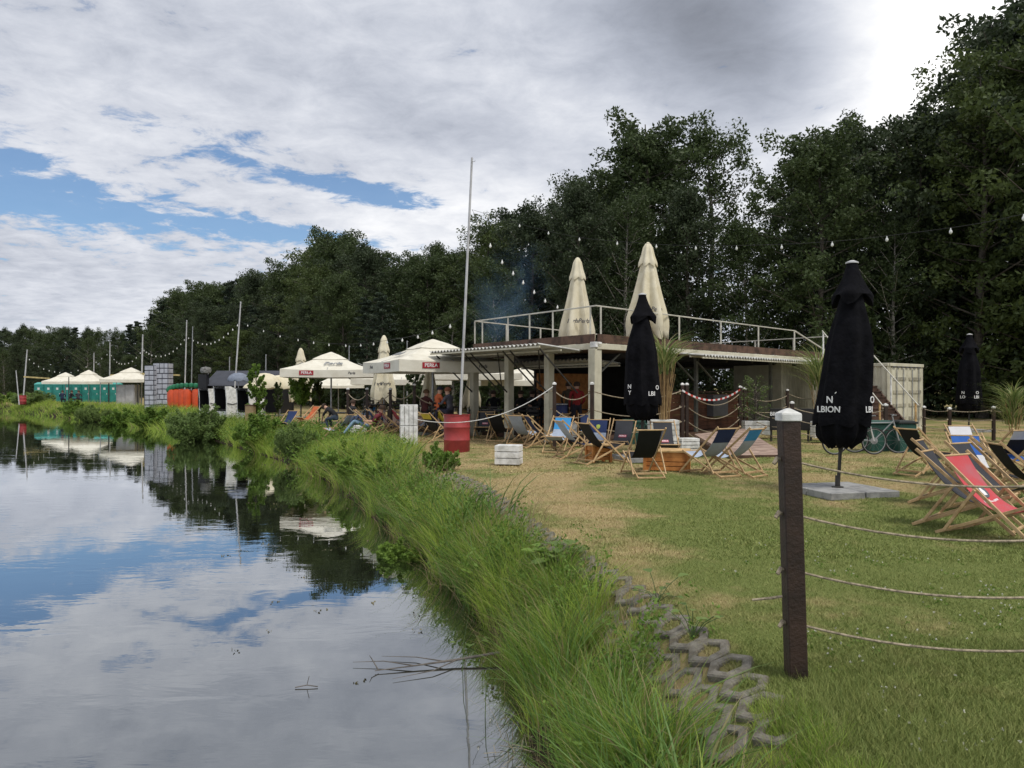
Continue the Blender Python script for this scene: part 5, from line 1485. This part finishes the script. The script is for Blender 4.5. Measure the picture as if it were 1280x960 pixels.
fl = empty('feather_flag', gp(255, 54), 'yellow and green feather flag left of the black stage tent', 'flag')
MB().tube([(0, 0, 0), (.0, 0, 1.8), (.15, 0, 2.5), (.35, 0, 2.75)], .02, 6).build('pole', STEEL, fl, True)
m = MB(); m.sheet([(-.02, 0, 1.0), (-.45, 0, 1.1), (-.30, 0, 1.9), (.0, 0, 2.45), (.1, 0, 2.5)], .01); m.build('cloth', mat('yellow flag', (.62, .52, .06), .7, .3, 3, col2=(.1, .3, .12)), fl)
# black stage tent
sg = empty('stage_tent', gp(292, 52), 'black stage tent with sloping dark canopy beneath the trees', 'tent')
BT = mat('black tarpaulin', (.016, .017, .021), .6, .15, 2, .2, 8); GT = mat('dark grey tarpaulin', (.040, .043, .055), .55, .15, 2, .3, 8)
m = MB(); m.rings([[Vector((x, y, z)) for x in (-1.6, 3.6)] + [Vector((3.6, y + .02, z)), Vector((-1.6, y + .02, z))] for y, z in ((-1.3, 1.85), (1.2, 2.9))]); m.build('canopy', GT, sg)
m = MB(); m.box((1.0, 1.3, 1.4), (5.4, .1, 2.8)); m.build('back_wall', BT, sg)
for xo in (-1.6, 3.6): MB().box((xo, 0, 1.0), (.08, 2.5, 2.0)).build('side_wall', BT, sg)
m = MB(); m.box((-1.55, -1.2, 1.25), (.55, .5, 2.7)); tw = m.build('speaker_tower', BT, sg, bevel=.02)
tag(link('round_lamp_head', MB().lathe([(.02, -.2), (.3, -.16), (.36, 0), (.3, .2), (.02, .26)], (0, 0, 0), 14).mesh(mat('grey fur', (.25, .25, .24), .9, .3, 9), True), sg), None)
COL.objects['round_lamp_head'].location = (-1.4, -1.2, 2.85)
# white hooded beach chairs with black openings
def beach_chair(px, d, rz, label, s=1.0):
    root = empty('hooded_beach_chair', gp(px, d), label, 'beach chair', 'white hooded beach chairs', R(rz)); root.scale = (s, s, s)
    side = [(-.35, 0), (.40, 0), (.52, .45), (.42, .62), (.58, 1.0), (.38, 1.42), (-.1, 1.66), (-.42, 1.66), (-.34, .95)]
    for sx in (-.55, .55):
        m = MB(); m.add([(sx - .03, y, z) for y, z in side] + [(sx + .03, y, z) for y, z in side], [tuple(range(len(side))), tuple(range(2 * len(side) - 1, len(side) - 1, -1))] + [(i, i + len(side), (i + 1) % len(side) + len(side), (i + 1) % len(side)) for i in range(len(side))]); m.build('side_panel', WHITE, root)
    m = MB(); bk = [(.52, .45), (.42, .62), (.58, 1.0), (.38, 1.42), (-.1, 1.66), (-.42, 1.66)]
    m.rings([[Vector((x, y + dy, z)) for x, dy in ((-.52, 0), (.52, 0), (.52, -.05), (-.52, -.05))] for y, z in bk]); m.build('hood', WHITE, root)
    m = MB(); m.box((0, .05, .42), (1.0, .7, .1)); m.box((0, .30, .98), (1.03, .06, 1.1)); m.box((0, -.05, 1.56), (1.03, .66, .04)); m.box((-.508, -.02, 1.0), (.02, .66, 1.1)); m.box((.508, -.02, 1.0), (.02, .66, 1.1)); m.build('seat', BLKC, root)
    m = MB(); m.box((0, .08, .2), (1.04, .72, .36)); m.build('base', WHITE, root)
    for sx in (-.59, .59):
        MB().tube([(sx, -.3, .78), (sx, .0, .72), (sx, .3, .80), (sx, .5, .92)], .022, 5).build('trim', INK, root)
beach_chair(262, 47, -38, 'leftmost white hooded beach chair with black opening')
beach_chair(283, 43.5, -38, 'middle white hooded beach chair with black opening', 1.08)
beach_chair(311, 42, -38, 'rightmost white hooded beach chair with black opening', 1.02)
bn = empty('litter_bin', gp(313, 39.5), 'brown square litter bin behind the bank bushes', 'bin')
MB().box((0, 0, .4), (.42, .42, .8)).build('body', mat('tan board', (.32, .23, .13), .8, .2, 3), bn, bevel=.01); MB().box((0, 0, .82), (.46, .46, .04)).build('lid', BROWN, bn)
# ------------------------------------------------------------------ people
SKIN = mat('skin', (.50, .30, .21), .6, .08, 4)
def cloth(name, c): return mat('cloth ' + name, c, .9, .15, 6)
def person(p, rz, label, J, top, legs_, shoe=(.03, .03, .03), hair=(.05, .03, .02), sleeves=True, z=0.0, s=1.0, cap=None):
    """J: joint dict; one continuous skinned body, clothes coloured by the nearest bone"""
    names = list(J); idx = {n: i for i, n in enumerate(names)}
    bones = [('pelvis', 'waist', 't'), ('waist', 'chest', 't'), ('chest', 'neck', 't'), ('neck', 'head', 's'), ('head', 'crown', 's')]
    for sd_ in 'LR':
        bones += [('chest', 'sh' + sd_, 't'), ('sh' + sd_, 'el' + sd_, 't'), ('el' + sd_, 'ha' + sd_, 's' if not sleeves else 't'), ('ha' + sd_, 'fi' + sd_, 's'),
                  ('pelvis', 'hi' + sd_, 'l'), ('hi' + sd_, 'kn' + sd_, 'l'), ('kn' + sd_, 'an' + sd_, 'l'), ('an' + sd_, 'to' + sd_, 'f')]
    for sd_ in 'LR':
        if 'fi' + sd_ not in J:
            a_, b_ = Vector(J['el' + sd_]), Vector(J['ha' + sd_]); J['fi' + sd_] = tuple(b_ + (b_ - a_).normalized() * .13)
    names = list(J); idx = {n: i for i, n in enumerate(names)}
    rad = dict(pelvis=.145, waist=.125, chest=.15, neck=.058, head=.098, crown=.075)
    for sd_ in 'LR': rad.update({'sh' + sd_: .062, 'el' + sd_: .043, 'ha' + sd_: .030, 'fi' + sd_: .028, 'hi' + sd_: .095, 'kn' + sd_: .062, 'an' + sd_: .042, 'to' + sd_: .035})
    me = bpy.data.meshes.new('mesh'); me.from_pydata([J[n] for n in names], [(idx[a_], idx[b_]) for a_, b_, _ in bones], [])
    ob = bpy.data.objects.new('tmp', me); COL.objects.link(ob)
    ob.modifiers.new('s', 'SKIN'); sv = me.skin_vertices[0].data
    for n in names: sv[idx[n]].radius = (rad[n], rad[n] * (.72 if n in ('waist', 'chest', 'pelvis') else 1)); sv[idx[n]].use_root = n == 'pelvis'
    sb = ob.modifiers.new('b', 'SUBSURF'); sb.levels = 2; sb.render_levels = 2
    dg = bpy.context.evaluated_depsgraph_get(); m2 = bpy.data.meshes.new_from_object(ob.evaluated_get(dg))
    bpy.data.objects.remove(ob)
    m2.materials.clear()
    for mm in (SKIN, cloth('top %.2f%.2f%.2f' % top, top), cloth('legs %.2f%.2f%.2f' % legs_, legs_), cloth('shoe', shoe)): m2.materials.append(mm)
    code = {'s': 0, 't': 1, 'l': 2, 'f': 3}
    segs = [(Vector(J[a_]), Vector(J[b_]), code[c_]) for a_, b_, c_ in bones]
    for pl in m2.polygons:
        c = pl.center; best = (9, 0)
        for a_, b_, k in segs:
            ab = b_ - a_; t = max(0, min(1, (c - a_).dot(ab) / max(ab.length_squared, 1e-6))); dd = (c - (a_ + ab * t)).length
            if dd < best[0]: best = (dd, k)
        pl.material_index = best[1]; pl.use_smooth = True
    root = empty('person', Vector(p) + Vector((0, 0, z)), label, 'person', None, R(rz)); root.scale = (s, s, s)
    b = link('body', m2, root)
    h, cr = Vector(J['head']), Vector(J['crown']); up_ = (cr - h).normalized()
    m = MB(); n = 14; rg = []
    a_ = up_.cross(Vector((0, 1, 0))).normalized(); q = a_.cross(up_)
    for t in np.linspace(-.10 if cap else -.3, 1.5, 7):
        r_ = .118 * math.cos(t); rg.append([h + up_ * (.03 + .115 * math.sin(t)) + a_ * r_ * math.cos(2 * PI * k / n) + q * (r_ * math.sin(2 * PI * k / n) + (-.030 if not cap else -.008)) for k in range(n)])
    m.rings(rg, True, True); m.build('cap' if cap else 'hair', cloth('hair %.2f' % (cap or hair)[0], cap or hair), root, True)
    return root
STAND = dict(pelvis=(0, 0, .95), waist=(0, 0, 1.12), chest=(0, 0, 1.34), neck=(0, -.01, 1.50), head=(0, .02, 1.62), crown=(0, .01, 1.70),
             shL=(-.19, 0, 1.41), elL=(-.25, -.03, 1.13), haL=(-.22, .10, .92), shR=(.19, 0, 1.41), elR=(.25, -.03, 1.13), haR=(.20, .14, 1.0),
             hiL=(-.10, 0, .90), knL=(-.11, .02, .50), anL=(-.12, -.02, .08), toL=(-.13, .13, .035), hiR=(.10, 0, .90), knR=(.12, .04, .50), anR=(.13, 0, .08), toR=(.15, .15, .035))
SIT = dict(pelvis=(0, -.05, .52), waist=(0, -.06, .68), chest=(0, 0, .92), neck=(0, .03, 1.08), head=(0, .07, 1.20), crown=(0, .07, 1.28),
           shL=(-.19, 0, 1.0), elL=(-.26, .12, .76), haL=(-.12, .34, .78), shR=(.19, 0, 1.0), elR=(.26, .12, .76), haR=(.12, .34, .80),
           hiL=(-.10, 0, .50), knL=(-.14, .42, .52), anL=(-.14, .42, .09), toL=(-.14, .56, .04), hiR=(.10, 0, .50), knR=(.14, .42, .52), anR=(.14, .38, .09), toR=(.14, .52, .04))
RECL = dict(pelvis=(0, .05, .34), waist=(0, -.08, .45), chest=(0, -.24, .66), neck=(0, -.36, .82), head=(0, -.36, .94), crown=(0, -.37, 1.02),
            shL=(-.18, -.27, .74), elL=(-.24, -.10, .52), haL=(-.10, .12, .52), shR=(.18, -.27, .74), elR=(.24, -.08, .52), haR=(.10, .14, .54),
            hiL=(-.09, .10, .36), knL=(-.11, .52, .56), anL=(-.12, .86, .14), toL=(-.12, 1.0, .10), hiR=(.09, .10, .36), knR=(.11, .50, .52), anR=(.12, .90, .10), toR=(.12, 1.03, .12))
BEND = dict(pelvis=(0, -.12, .62), waist=(0, .0, .74), chest=(0, .18, .86), neck=(0, .32, .93), head=(0, .42, .96), crown=(0, .50, .97),
            shL=(-.17, .22, .88), elL=(-.22, .36, .66), haL=(-.12, .46, .50), shR=(.17, .22, .88), elR=(.22, .36, .66), haR=(.12, .46, .50),
            hiL=(-.10, -.08, .56), knL=(-.14, .28, .52), anL=(-.14, .16, .10), toL=(-.14, .30, .04), hiR=(.10, -.08, .56), knR=(.14, .30, .50), anR=(.14, .18, .10), toR=(.14, .32, .04))
person(gp(721, 25.6), 8, 'person in a dark red shirt standing at the bar with the back turned', dict(STAND), (.26, .02, .02), (.02, .02, .03), z=.16)
person(gp(711, 26.4), -20, 'person in dark olive clothes standing left of the one in dark red', dict(STAND), (.07, .055, .035), (.03, .03, .03), z=.16)
person(gp(548, 26.2), -60, 'seated person in an orange shirt with a dark cap under the large parasol', dict(SIT), (.60, .14, .05), (.03, .03, .05), z=.42, cap=(.02, .02, .03))
person(gp(561, 26.0), 60, 'seated person in a grey top with reddish hair beside the orange shirt', dict(SIT), (.08, .08, .10), (.03, .03, .05), hair=(.22, .08, .04), z=.40)
person(gp(532, 27.4), -30, 'seated person in a dark maroon top left of the closed parasol', dict(SIT), (.10, .03, .03), (.02, .02, .02), hair=(.16, .09, .05), z=.32)
for px, d, rz, lb in ((652, 27.5, 40, 'seated person in black just right of the second pavilion column'), (664, 28.6, -50, 'seated person in black in the middle of the bar seats'), (676, 27.0, 100, 'seated person in dark clothes left of the third pavilion column'), (617, 28.8, 10, 'seated person in black between the two left pavilion columns')):
    person(gp(px, d), rz, lb, dict(SIT), (.012, .012, .014), (.015, .015, .02), z=.28)
pc = G(463, 548); person((pc.x, pc.y, .0), -265, 'person in a dark red top and pale jeans reclining in the navy deckchair', dict(RECL), (.13, .02, .03), (.25, .38, .50), z=.05, sleeves=False)
pc = G(455, 538); person((pc.x, pc.y + .05, 0), 150, 'person in a pale blue top reclining behind the one in jeans', dict(RECL), (.32, .42, .55), (.05, .07, .12), z=.05, sleeves=False)
pc = G(418, 541); person((pc.x, pc.y, 0), 70, 'person in black bending forward at the left of the deckchairs', dict(BEND), (.012, .012, .015), (.04, .06, .09), sleeves=False)
pc = G(440, 536); person((pc.x, pc.y, 0), -40, 'person with dark top seated low behind the reclining people', dict(SIT), (.03, .03, .035), (.3, .28, .26), z=-.12)
pc = G(478, 535); person((pc.x, pc.y, 0), 80, 'person with bare arms seated behind the navy deckchair', dict(SIT), (.10, .02, .03), (.04, .05, .10), z=-.1, sleeves=False)
for px, d, rz, lb, tp_ in ((78, 78, 20, 'far person in dark blue sitting before the teal toilets', (.02, .03, .07)), (89, 78.5, -30, 'far person in black sitting right of the one in dark blue', (.015, .015, .02)), (98, 79, 10, 'far person in dark grey sitting below the middle small tent', (.05, .05, .06))):
    person(gp(px, d), rz, lb, dict(SIT), tp_, (.03, .03, .05), s=1.1)

# ------------------------------------------------------------------ terrace, bar tables and chairs
tr = empty('terrace', gp(500, 28), 'dark low wooden terrace under the large cream parasols', 'terrace')
q_ = [gp(432, 31.5), gp(570, 26.8), gp(600, 33), gp(455, 42)]
m = MB(); c_ = gp(500, 28); m.prism([(p_.x - c_.x, p_.y - c_.y) for p_ in q_], .02, .30); m.build('platform', BROWN, tr)
DK = mat('dark furniture paint', (.020, .018, .017), .6, .2, 5)
def bar_chair():
    root = empty('chair', (0, 0, 0), 'x', 'chair', 'dark chairs of the bar')
    m = MB(); m.box((0, 0, .46), (.42, .42, .03)); m.build('seat', DK, root)
    for sx in (-.18, .18):
        for sy in (-.18, .18): MB().bar((sx, sy, 0), (sx, sy, .45), .035, .035).build('leg', DK, root)
    m = MB()
    for sx in (-.19, .19): m.bar((sx, -.2, .45), (sx, -.26, .92), .03, .03)
    for zz in (.62, .75, .88): m.bar((-.19, -.2 - .06 * (zz - .45) / .47, zz), (.19, -.2 - .06 * (zz - .45) / .47, zz), .02, .06)
    m.build('backrest', DK, root); return root
def bar_table():
    root = empty('table', (0, 0, 0), 'x', 'table', 'dark tables of the bar')
    m = MB(); m.box((0, 0, .74), (.95, .75, .035)); m.build('table_top', DK, root)
    for sx in (-.4, .4):
        for sy in (-.3, .3): MB().bar((sx, sy, 0), (sx, sy, .73), .05, .05).build('leg', DK, root)
    return root
tb0, ch0 = bar_table(), bar_chair()
tspots = [(556, 26.8, .30, 'dark table of the people in orange and grey'), (525, 28.2, .30, 'dark table beside the person in maroon'), (470, 31, .30, 'dark table behind the tall closed parasol'), (615, 27.6, .16, 'dark table between the two left pavilion columns'), (663, 27.6, .16, 'dark table between the second and third pavilion columns'), (590, 29.0, .02, 'dark table right behind the big red barrel'), (725, 28.5, .16, 'dark table far inside the bar')]
for i, (px, d, z, lb) in enumerate(tspots):
    o = tb0 if i == 0 else dup(tb0); o.location = gp(px, d) + Vector((0, 0, z)); o['label'] = lb; o.rotation_euler[2] = .4 + i
cspots = [(541, 26.3, .30, 40, 'dark chair left of the orange shirted person'), (569, 26.5, .30, -60, 'dark chair right of the person in grey'), (513, 28.0, .30, 60, 'dark chair left of the person in maroon'), (496, 29.2, .30, 10, 'dark chair under the right side of the tall closed parasol'), (606, 26.7, .16, 20, 'left dark chair between the first two columns'), (620, 26.3, .16, -10, 'middle dark chair between the first two columns'), (631, 27.4, .16, 100, 'right dark chair between the first two columns'), (652, 26.6, .16, 10, 'dark chair right beside the second column'), (668, 26.3, .16, -15, 'dark chair in front of the black clad people'), (681, 26.5, .16, 40, 'dark chair left beside the third column'), (580, 27.6, .02, 80, 'dark chair behind the big red barrel'), (458, 31, .30, 30, 'dark chair at the left end of the terrace'), (655, 29.5, .16, 170, 'dark chair deeper in the bar between second and third column')]
for i, (px, d, z, a_, lb) in enumerate(cspots):
    o = ch0 if i == 0 else dup(ch0); o.location = gp(px, d) + Vector((0, 0, z)); o['label'] = lb; o.rotation_euler[2] = R(a_)

# ------------------------------------------------------------------ potted plants and young trees
BAMB = grass_mat('arching leaves', (.10, .16, .04), (.30, .34, .12), (.40, .34, .18), .35)
CANE = mat('dry cane', (.38, .26, .12), .8, .3, 6, col2=(.24, .15, .07))
def tall_grass(p, h, spread, label, n=260, canes=26, lean_=1.0, leaf_from=.45):
    root = empty('tall_grass_plant', p, label, 'plant', 'tall arching grass plants')
    r = np.random.default_rng(int(abs(p[0]) * 100)); m = MB()
    for k in range(canes):
        a_ = r.random() * 6.28; q = r.random() * .14; b_ = r.random() * spread * .25
        m.tube([(math.cos(a_) * q, math.sin(a_) * q, 0), (math.cos(a_) * (q + b_ * .4), math.sin(a_) * (q + b_ * .4), h * .35), (math.cos(a_) * (q + b_), math.sin(a_) * (q + b_), h * (.6 + .2 * r.random()))], [.012, .011, .006], 5)
    m.build('canes', CANE, root)
    aa = r.random(n) * 2 * PI; rr = r.random(n) * spread * .22
    z0 = h * (leaf_from + (.85 - leaf_from) * r.random(n))
    v, qd, ts, M = blades(np.cos(aa) * rr, np.sin(aa) * rr, z0, h * (.30 + .3 * r.random(n)), .028 + .012 * r.random(n), .6 + 1.0 * r.random(n) * lean_, aa + r.normal(0, .3, n), 6, r, 1.1)
    link('leaves', np_mesh(v, qd, BAMB, np.repeat(np.clip(r.random(n) ** 1.2, 0, 1), M), ts), root)
tall_grass(gp(830, 20.3) + Vector((0, 0, .85)), 2.0, 1.15, 'tall arching grass plant with tan canes in the white crates beside the black umbrella', 170, 30, 1.2, .58)
tall_grass(gp(1024, 24.6) + Vector((0, 0, .5)), 2.2, 1.4, 'tall grass plant drooping left of the large black umbrella', 240, 14, 1.3, .5)
tall_grass(gp(1266, 24) + Vector((0, 0, .2)), 1.5, 1.4, 'arching grass plant at the right edge before the dark wood', 260, 10, 1.2, .2)
def small_tree(px, d, h, w_, label, seed, lm='shrub', trunk_=.3, size=.06, n=44, name='young_tree', per=46, zb=0.0):
    r = np.random.default_rng(seed); rd = random.Random(seed)
    root = empty(name, gp(px, d) + Vector((0, 0, zb)), label, 'tree' if name == 'young_tree' else 'plant', 'young trees and shrubs by the parasols')
    st = MB(); st.tube([(0, 0, 0), (.03, 0, h * .5), (0, .02, h * .9)], [.035, .028, .01], 7); cs, rs = [], []
    for i in range(n):
        f = trunk_ + (1 - trunk_) * rd.random(); a_ = rd.uniform(0, 6.28); rr = w_ / 2 * max(.1, 1 - abs(((f - trunk_) / (1 - trunk_) - .5) / .55) ** 2.5) ** .5 * rd.uniform(.3, 1.1)
        t_ = Vector((math.cos(a_) * rr, math.sin(a_) * rr, h * f)); b_ = Vector((0, 0, h * max(.1, f - .18)))
        st.tube([b_, b_.lerp(t_, .6) + Vector((0, 0, .03)), t_], [.012, .008, .003], 4, False)
        for k in (.55, .8, 1.0): cs.append(tuple(b_.lerp(t_, k))); rs.append(w_ * .075 * rd.uniform(.7, 1.3))
    st.build('trunk', BARK, root)
    v, q, t = leaves_np(np.array(cs), np.array(rs), per, size, r, 1.0)
    link('crown', np_mesh(v, q, LEAF[lm], t), root)
small_tree(376, 37, 2.75, 1.5, 'young leafy tree in front of the left end of the second large parasol', 31, 'shrub', .42)
small_tree(320, 40, 2.9, 1.1, 'young slender tree left of the domed cream umbrellas', 32, 'shrub', .2)
small_tree(519, 34, 2.6, .9, 'small tree behind the large cream parasol, seen between the closed ones', 33, 'mid', .3)
small_tree(944, 25.5, 1.65, 1.3, 'feathery grey green shrub in the white crate planter', 34, 'willow', .12, .028, 46, 'potted_shrub', 8, .45)
small_tree(612, 36, 2.0, 1.2, 'leafy plant between the two left pavilion columns', 35, 'mid', .1, name='potted_shrub')
small_tree(348, 40, 2.0, .5, 'thin twiggy sapling below the domed umbrellas', 36, 'light', .3, per=12)
small_tree(399, 38, 2.1, .6, 'thin sapling right of the young leafy tree', 37, 'light', .35, per=14)

# ------------------------------------------------------------------ bank details
def big_leaf_plant(p, label, n=12, size=.16, seed=1, matl='willow'):
    root = empty('broad_leaved_plant', p, label, 'plant', 'broad leaved plants on the bank'); r = random.Random(seed); st, lf = MB(), MB()
    tint = []
    for k in range(n):
        a_ = 2.4 * k + r.uniform(-.3, .3); hh = r.uniform(.08, .24); q = r.uniform(.04, .20); s = size * r.uniform(.6, 1.2)
        c = Vector((math.cos(a_) * q, math.sin(a_) * q, hh)); st.tube([(0, 0, 0), c * .5 + Vector((0, 0, .03)), c], .003, 4)
        d = Vector((math.cos(a_), math.sin(a_), r.uniform(-.2, .3))).normalized(); sd2 = d.cross(Vector((0, 0, 1))).normalized()
        up2 = sd2.cross(d)
        prof = [(0, .02), (.15, .38), (.4, .50), (.7, .36), (.9, .14), (1.0, .0)]
        left = [c + d * s * t + sd2 * s * w_ + up2 * s * w_ * .35 for t, w_ in prof]; mid_ = [c + d * s * t for t, w_ in prof]; right = [c + d * s * t - sd2 * s * w_ + up2 * s * w_ * .35 for t, w_ in prof]
        lf.rings([left, mid_, right], False, False, False)
    st.build('stems', mat('plant stem', (.08, .13, .04), .7), root); o = lf.build('leaves', LEAF[matl], root, True)
    a2 = o.data.attributes.new('tint', 'FLOAT', 'POINT')
    a2.data.foreach_set('value', np.repeat(np.random.default_rng(seed).random(n), len(o.data.vertices) // n).astype(np.float32))
def on_bank(px, d, dz=0.0):
    x = (px - 640) / F * d; return Vector((x, d, float(height(np.array([x]), np.array([d]))[0]) + dz))
big_leaf_plant(on_bank(700, 7.9), 'broad leaved plant with pale grey leaves at the paver edge', 16, .17, 3)
big_leaf_plant(on_bank(688, 8.1), 'fresh green broad leaved plant beside the pale leaved one', 16, .15, 4, 'shrub')
big_leaf_plant(on_bank(822, 6.1), 'small broad leaved plant on the paver edge nearer the post', 9, .08, 5)
big_leaf_plant(on_bank(590, 8.2, .05), 'single broad leaved plant above the dark water gap', 6, .12, 6)
big_leaf_plant(on_bank(866, 5.35), 'weed with small grey leaves right before the bare pavers', 10, .06, 9)
# driftwood twigs
dw = empty('driftwood_branch', (-.55, 7.5, -.99), 'bare grey branch lying on the water beside the bank grass', 'branch')
TW = mat('wet twig bark', (.13, .115, .10), .7, .2, 9)
m = MB(); m.tube([(-.75, -.22, .01), (-.35, -.10, .02), (0, 0, .035), (.45, .12, .07), (.8, .16, .16)], [.004, .008, .012, .013, .010], 7); m.build('limb', TW, dw, True)
for pts_ in ([(-.4, -.11, .02), (-.7, -.02, .03), (-1.0, -.02, .02)], [(-.1, -.03, .03), (-.4, .12, .02), (-.75, .16, .015)], [(0, 0, .03), (-.2, -.25, .02), (-.55, -.42, .01)], [(-.72, -.2, .01), (-.80, -.1, .08), (-.82, -.12, .12)]):
    MB().tube(pts_, [.007, .005, .002], 5).build('twig', TW, dw, True)
dw2 = empty('driftwood_twig', (-1.95, 6.9, -.99), 'tiny twig floating left of the bare branch', 'branch')
MB().tube([(0, 0, 0), (.10, .03, .01), (.2, .02, .0)], .005, 5).build('limb', TW, dw2, True); MB().tube([(.1, .03, .01), (.12, .03, .09)], .003, 4).build('twig', TW, dw2, True)
m = MB(); rr_ = random.Random(4)
for k in range(70):
    a_ = rr_.uniform(-.5, .5) + (0 if k % 3 else 1.3); c = Vector((rr_.gauss(0, .16), rr_.gauss(0, .28), .01 + .02 * rr_.random())); L_ = rr_.uniform(.06, .22)
    m.tube([c, c + Vector((math.cos(a_) * L_, math.sin(a_) * L_, rr_.uniform(-.005, .02)))], .0022, 4, False)
dw3 = m.build('matted_straw', mat('matted straw', (.28, .24, .16), .9, .3, 9)); dw3.location = (.18, 5.85, -1.0); tag(dw3, 'pale matted straw floating at the foot of the near grass', 'straw', kind='stuff')
# thin reed stalks standing in the water
for i, (px, y, h, lb) in enumerate(((578, 7.3, .55, 'single thin reed stalk standing in the dark water gap'), (606, 6.3, .5, 'thin reed stalk at the edge of the matted straw'))):
    x = (px - 640) / F * y; m = MB(); m.tube([(0, 0, -.1), (.01, 0, h * .5), (.06, 0, h)], [.004, .0035, .001], 5); o = m.build('reed_stalk', mat('green stalk', (.10, .15, .05), .6)); o.location = (x, y, -1); tag(o, lb, 'reed')
# floating pads and specks far out
sp_c = np.stack([rng.uniform(-7, .0, 60), rng.uniform(6.5, 30, 60), np.full(60, -.995)], -1)
sp_c[:, 0] = x_wat(sp_c[:, 1]) - rng.exponential(.9, 60) - .1
v, q, t = leaves_np(sp_c, np.full(60, .10), 5, .018, rng, .02)
tag(link('floating_leaves', np_mesh(v, q, mat('floating leaf', (.16, .14, .07), .6, .3, 5), t)), 'tiny leaves and specks floating on the lake near the bank', 'floating leaves', kind='stuff')

# ------------------------------------------------------------------ smoke from the grill
sm = bpy.data.materials.new('blue smoke'); sm.use_nodes = True; t_ = NT(sm.node_tree); sm.node_tree.nodes.remove(sm.node_tree.nodes['Principled BSDF'])
pv = t_.n('ShaderNodeVolumePrincipled'); pv.inputs['Color'].default_value = (.35, .62, .95, 1); pv.inputs['Anisotropy'].default_value = .2
tcx = t_.n('ShaderNodeTexCoord'); nn_ = t_.noise(tcx.outputs['Object'], .55, 3, .55, .6)
ln = t_.n('ShaderNodeVectorMath', operation='LENGTH'); mp_ = t_.n('ShaderNodeMapping'); mp_.inputs['Scale'].default_value = (1 / 2.1, 1 / 1.6, 1 / 3.3); t_.l(tcx.outputs['Object'], mp_.inputs[0]); t_.l(mp_.outputs[0], ln.inputs[0])
fall = t_.ramp(ln.outputs['Value'], 1.0, .15)
t_.l(t_.m('MULTIPLY', t_.m('MULTIPLY', t_.ramp(nn_, .40, .72), fall), .22), pv.inputs['Density']); t_.l(pv.outputs[0], sm.node_tree.nodes['Material Output'].inputs['Volume'])
m = MB(); m.lathe([(2.1 * math.cos(a_), 3.3 * math.sin(a_)) for a_ in np.linspace(-1.5, 1.5, 13)], (0, 0, 0), 20)
so = m.build('smoke', sm); so.location = A(638, 372, 34); so.rotation_euler = (0, R(12), 0); tag(so, 'thin blue smoke drifting up behind the left end of the deck', 'smoke', kind='stuff')
sm.cycles.volume_sampling = 'MULTIPLE_IMPORTANCE'
SC.cycles.volume_step_rate = 4; SC.cycles.volume_max_steps = 32
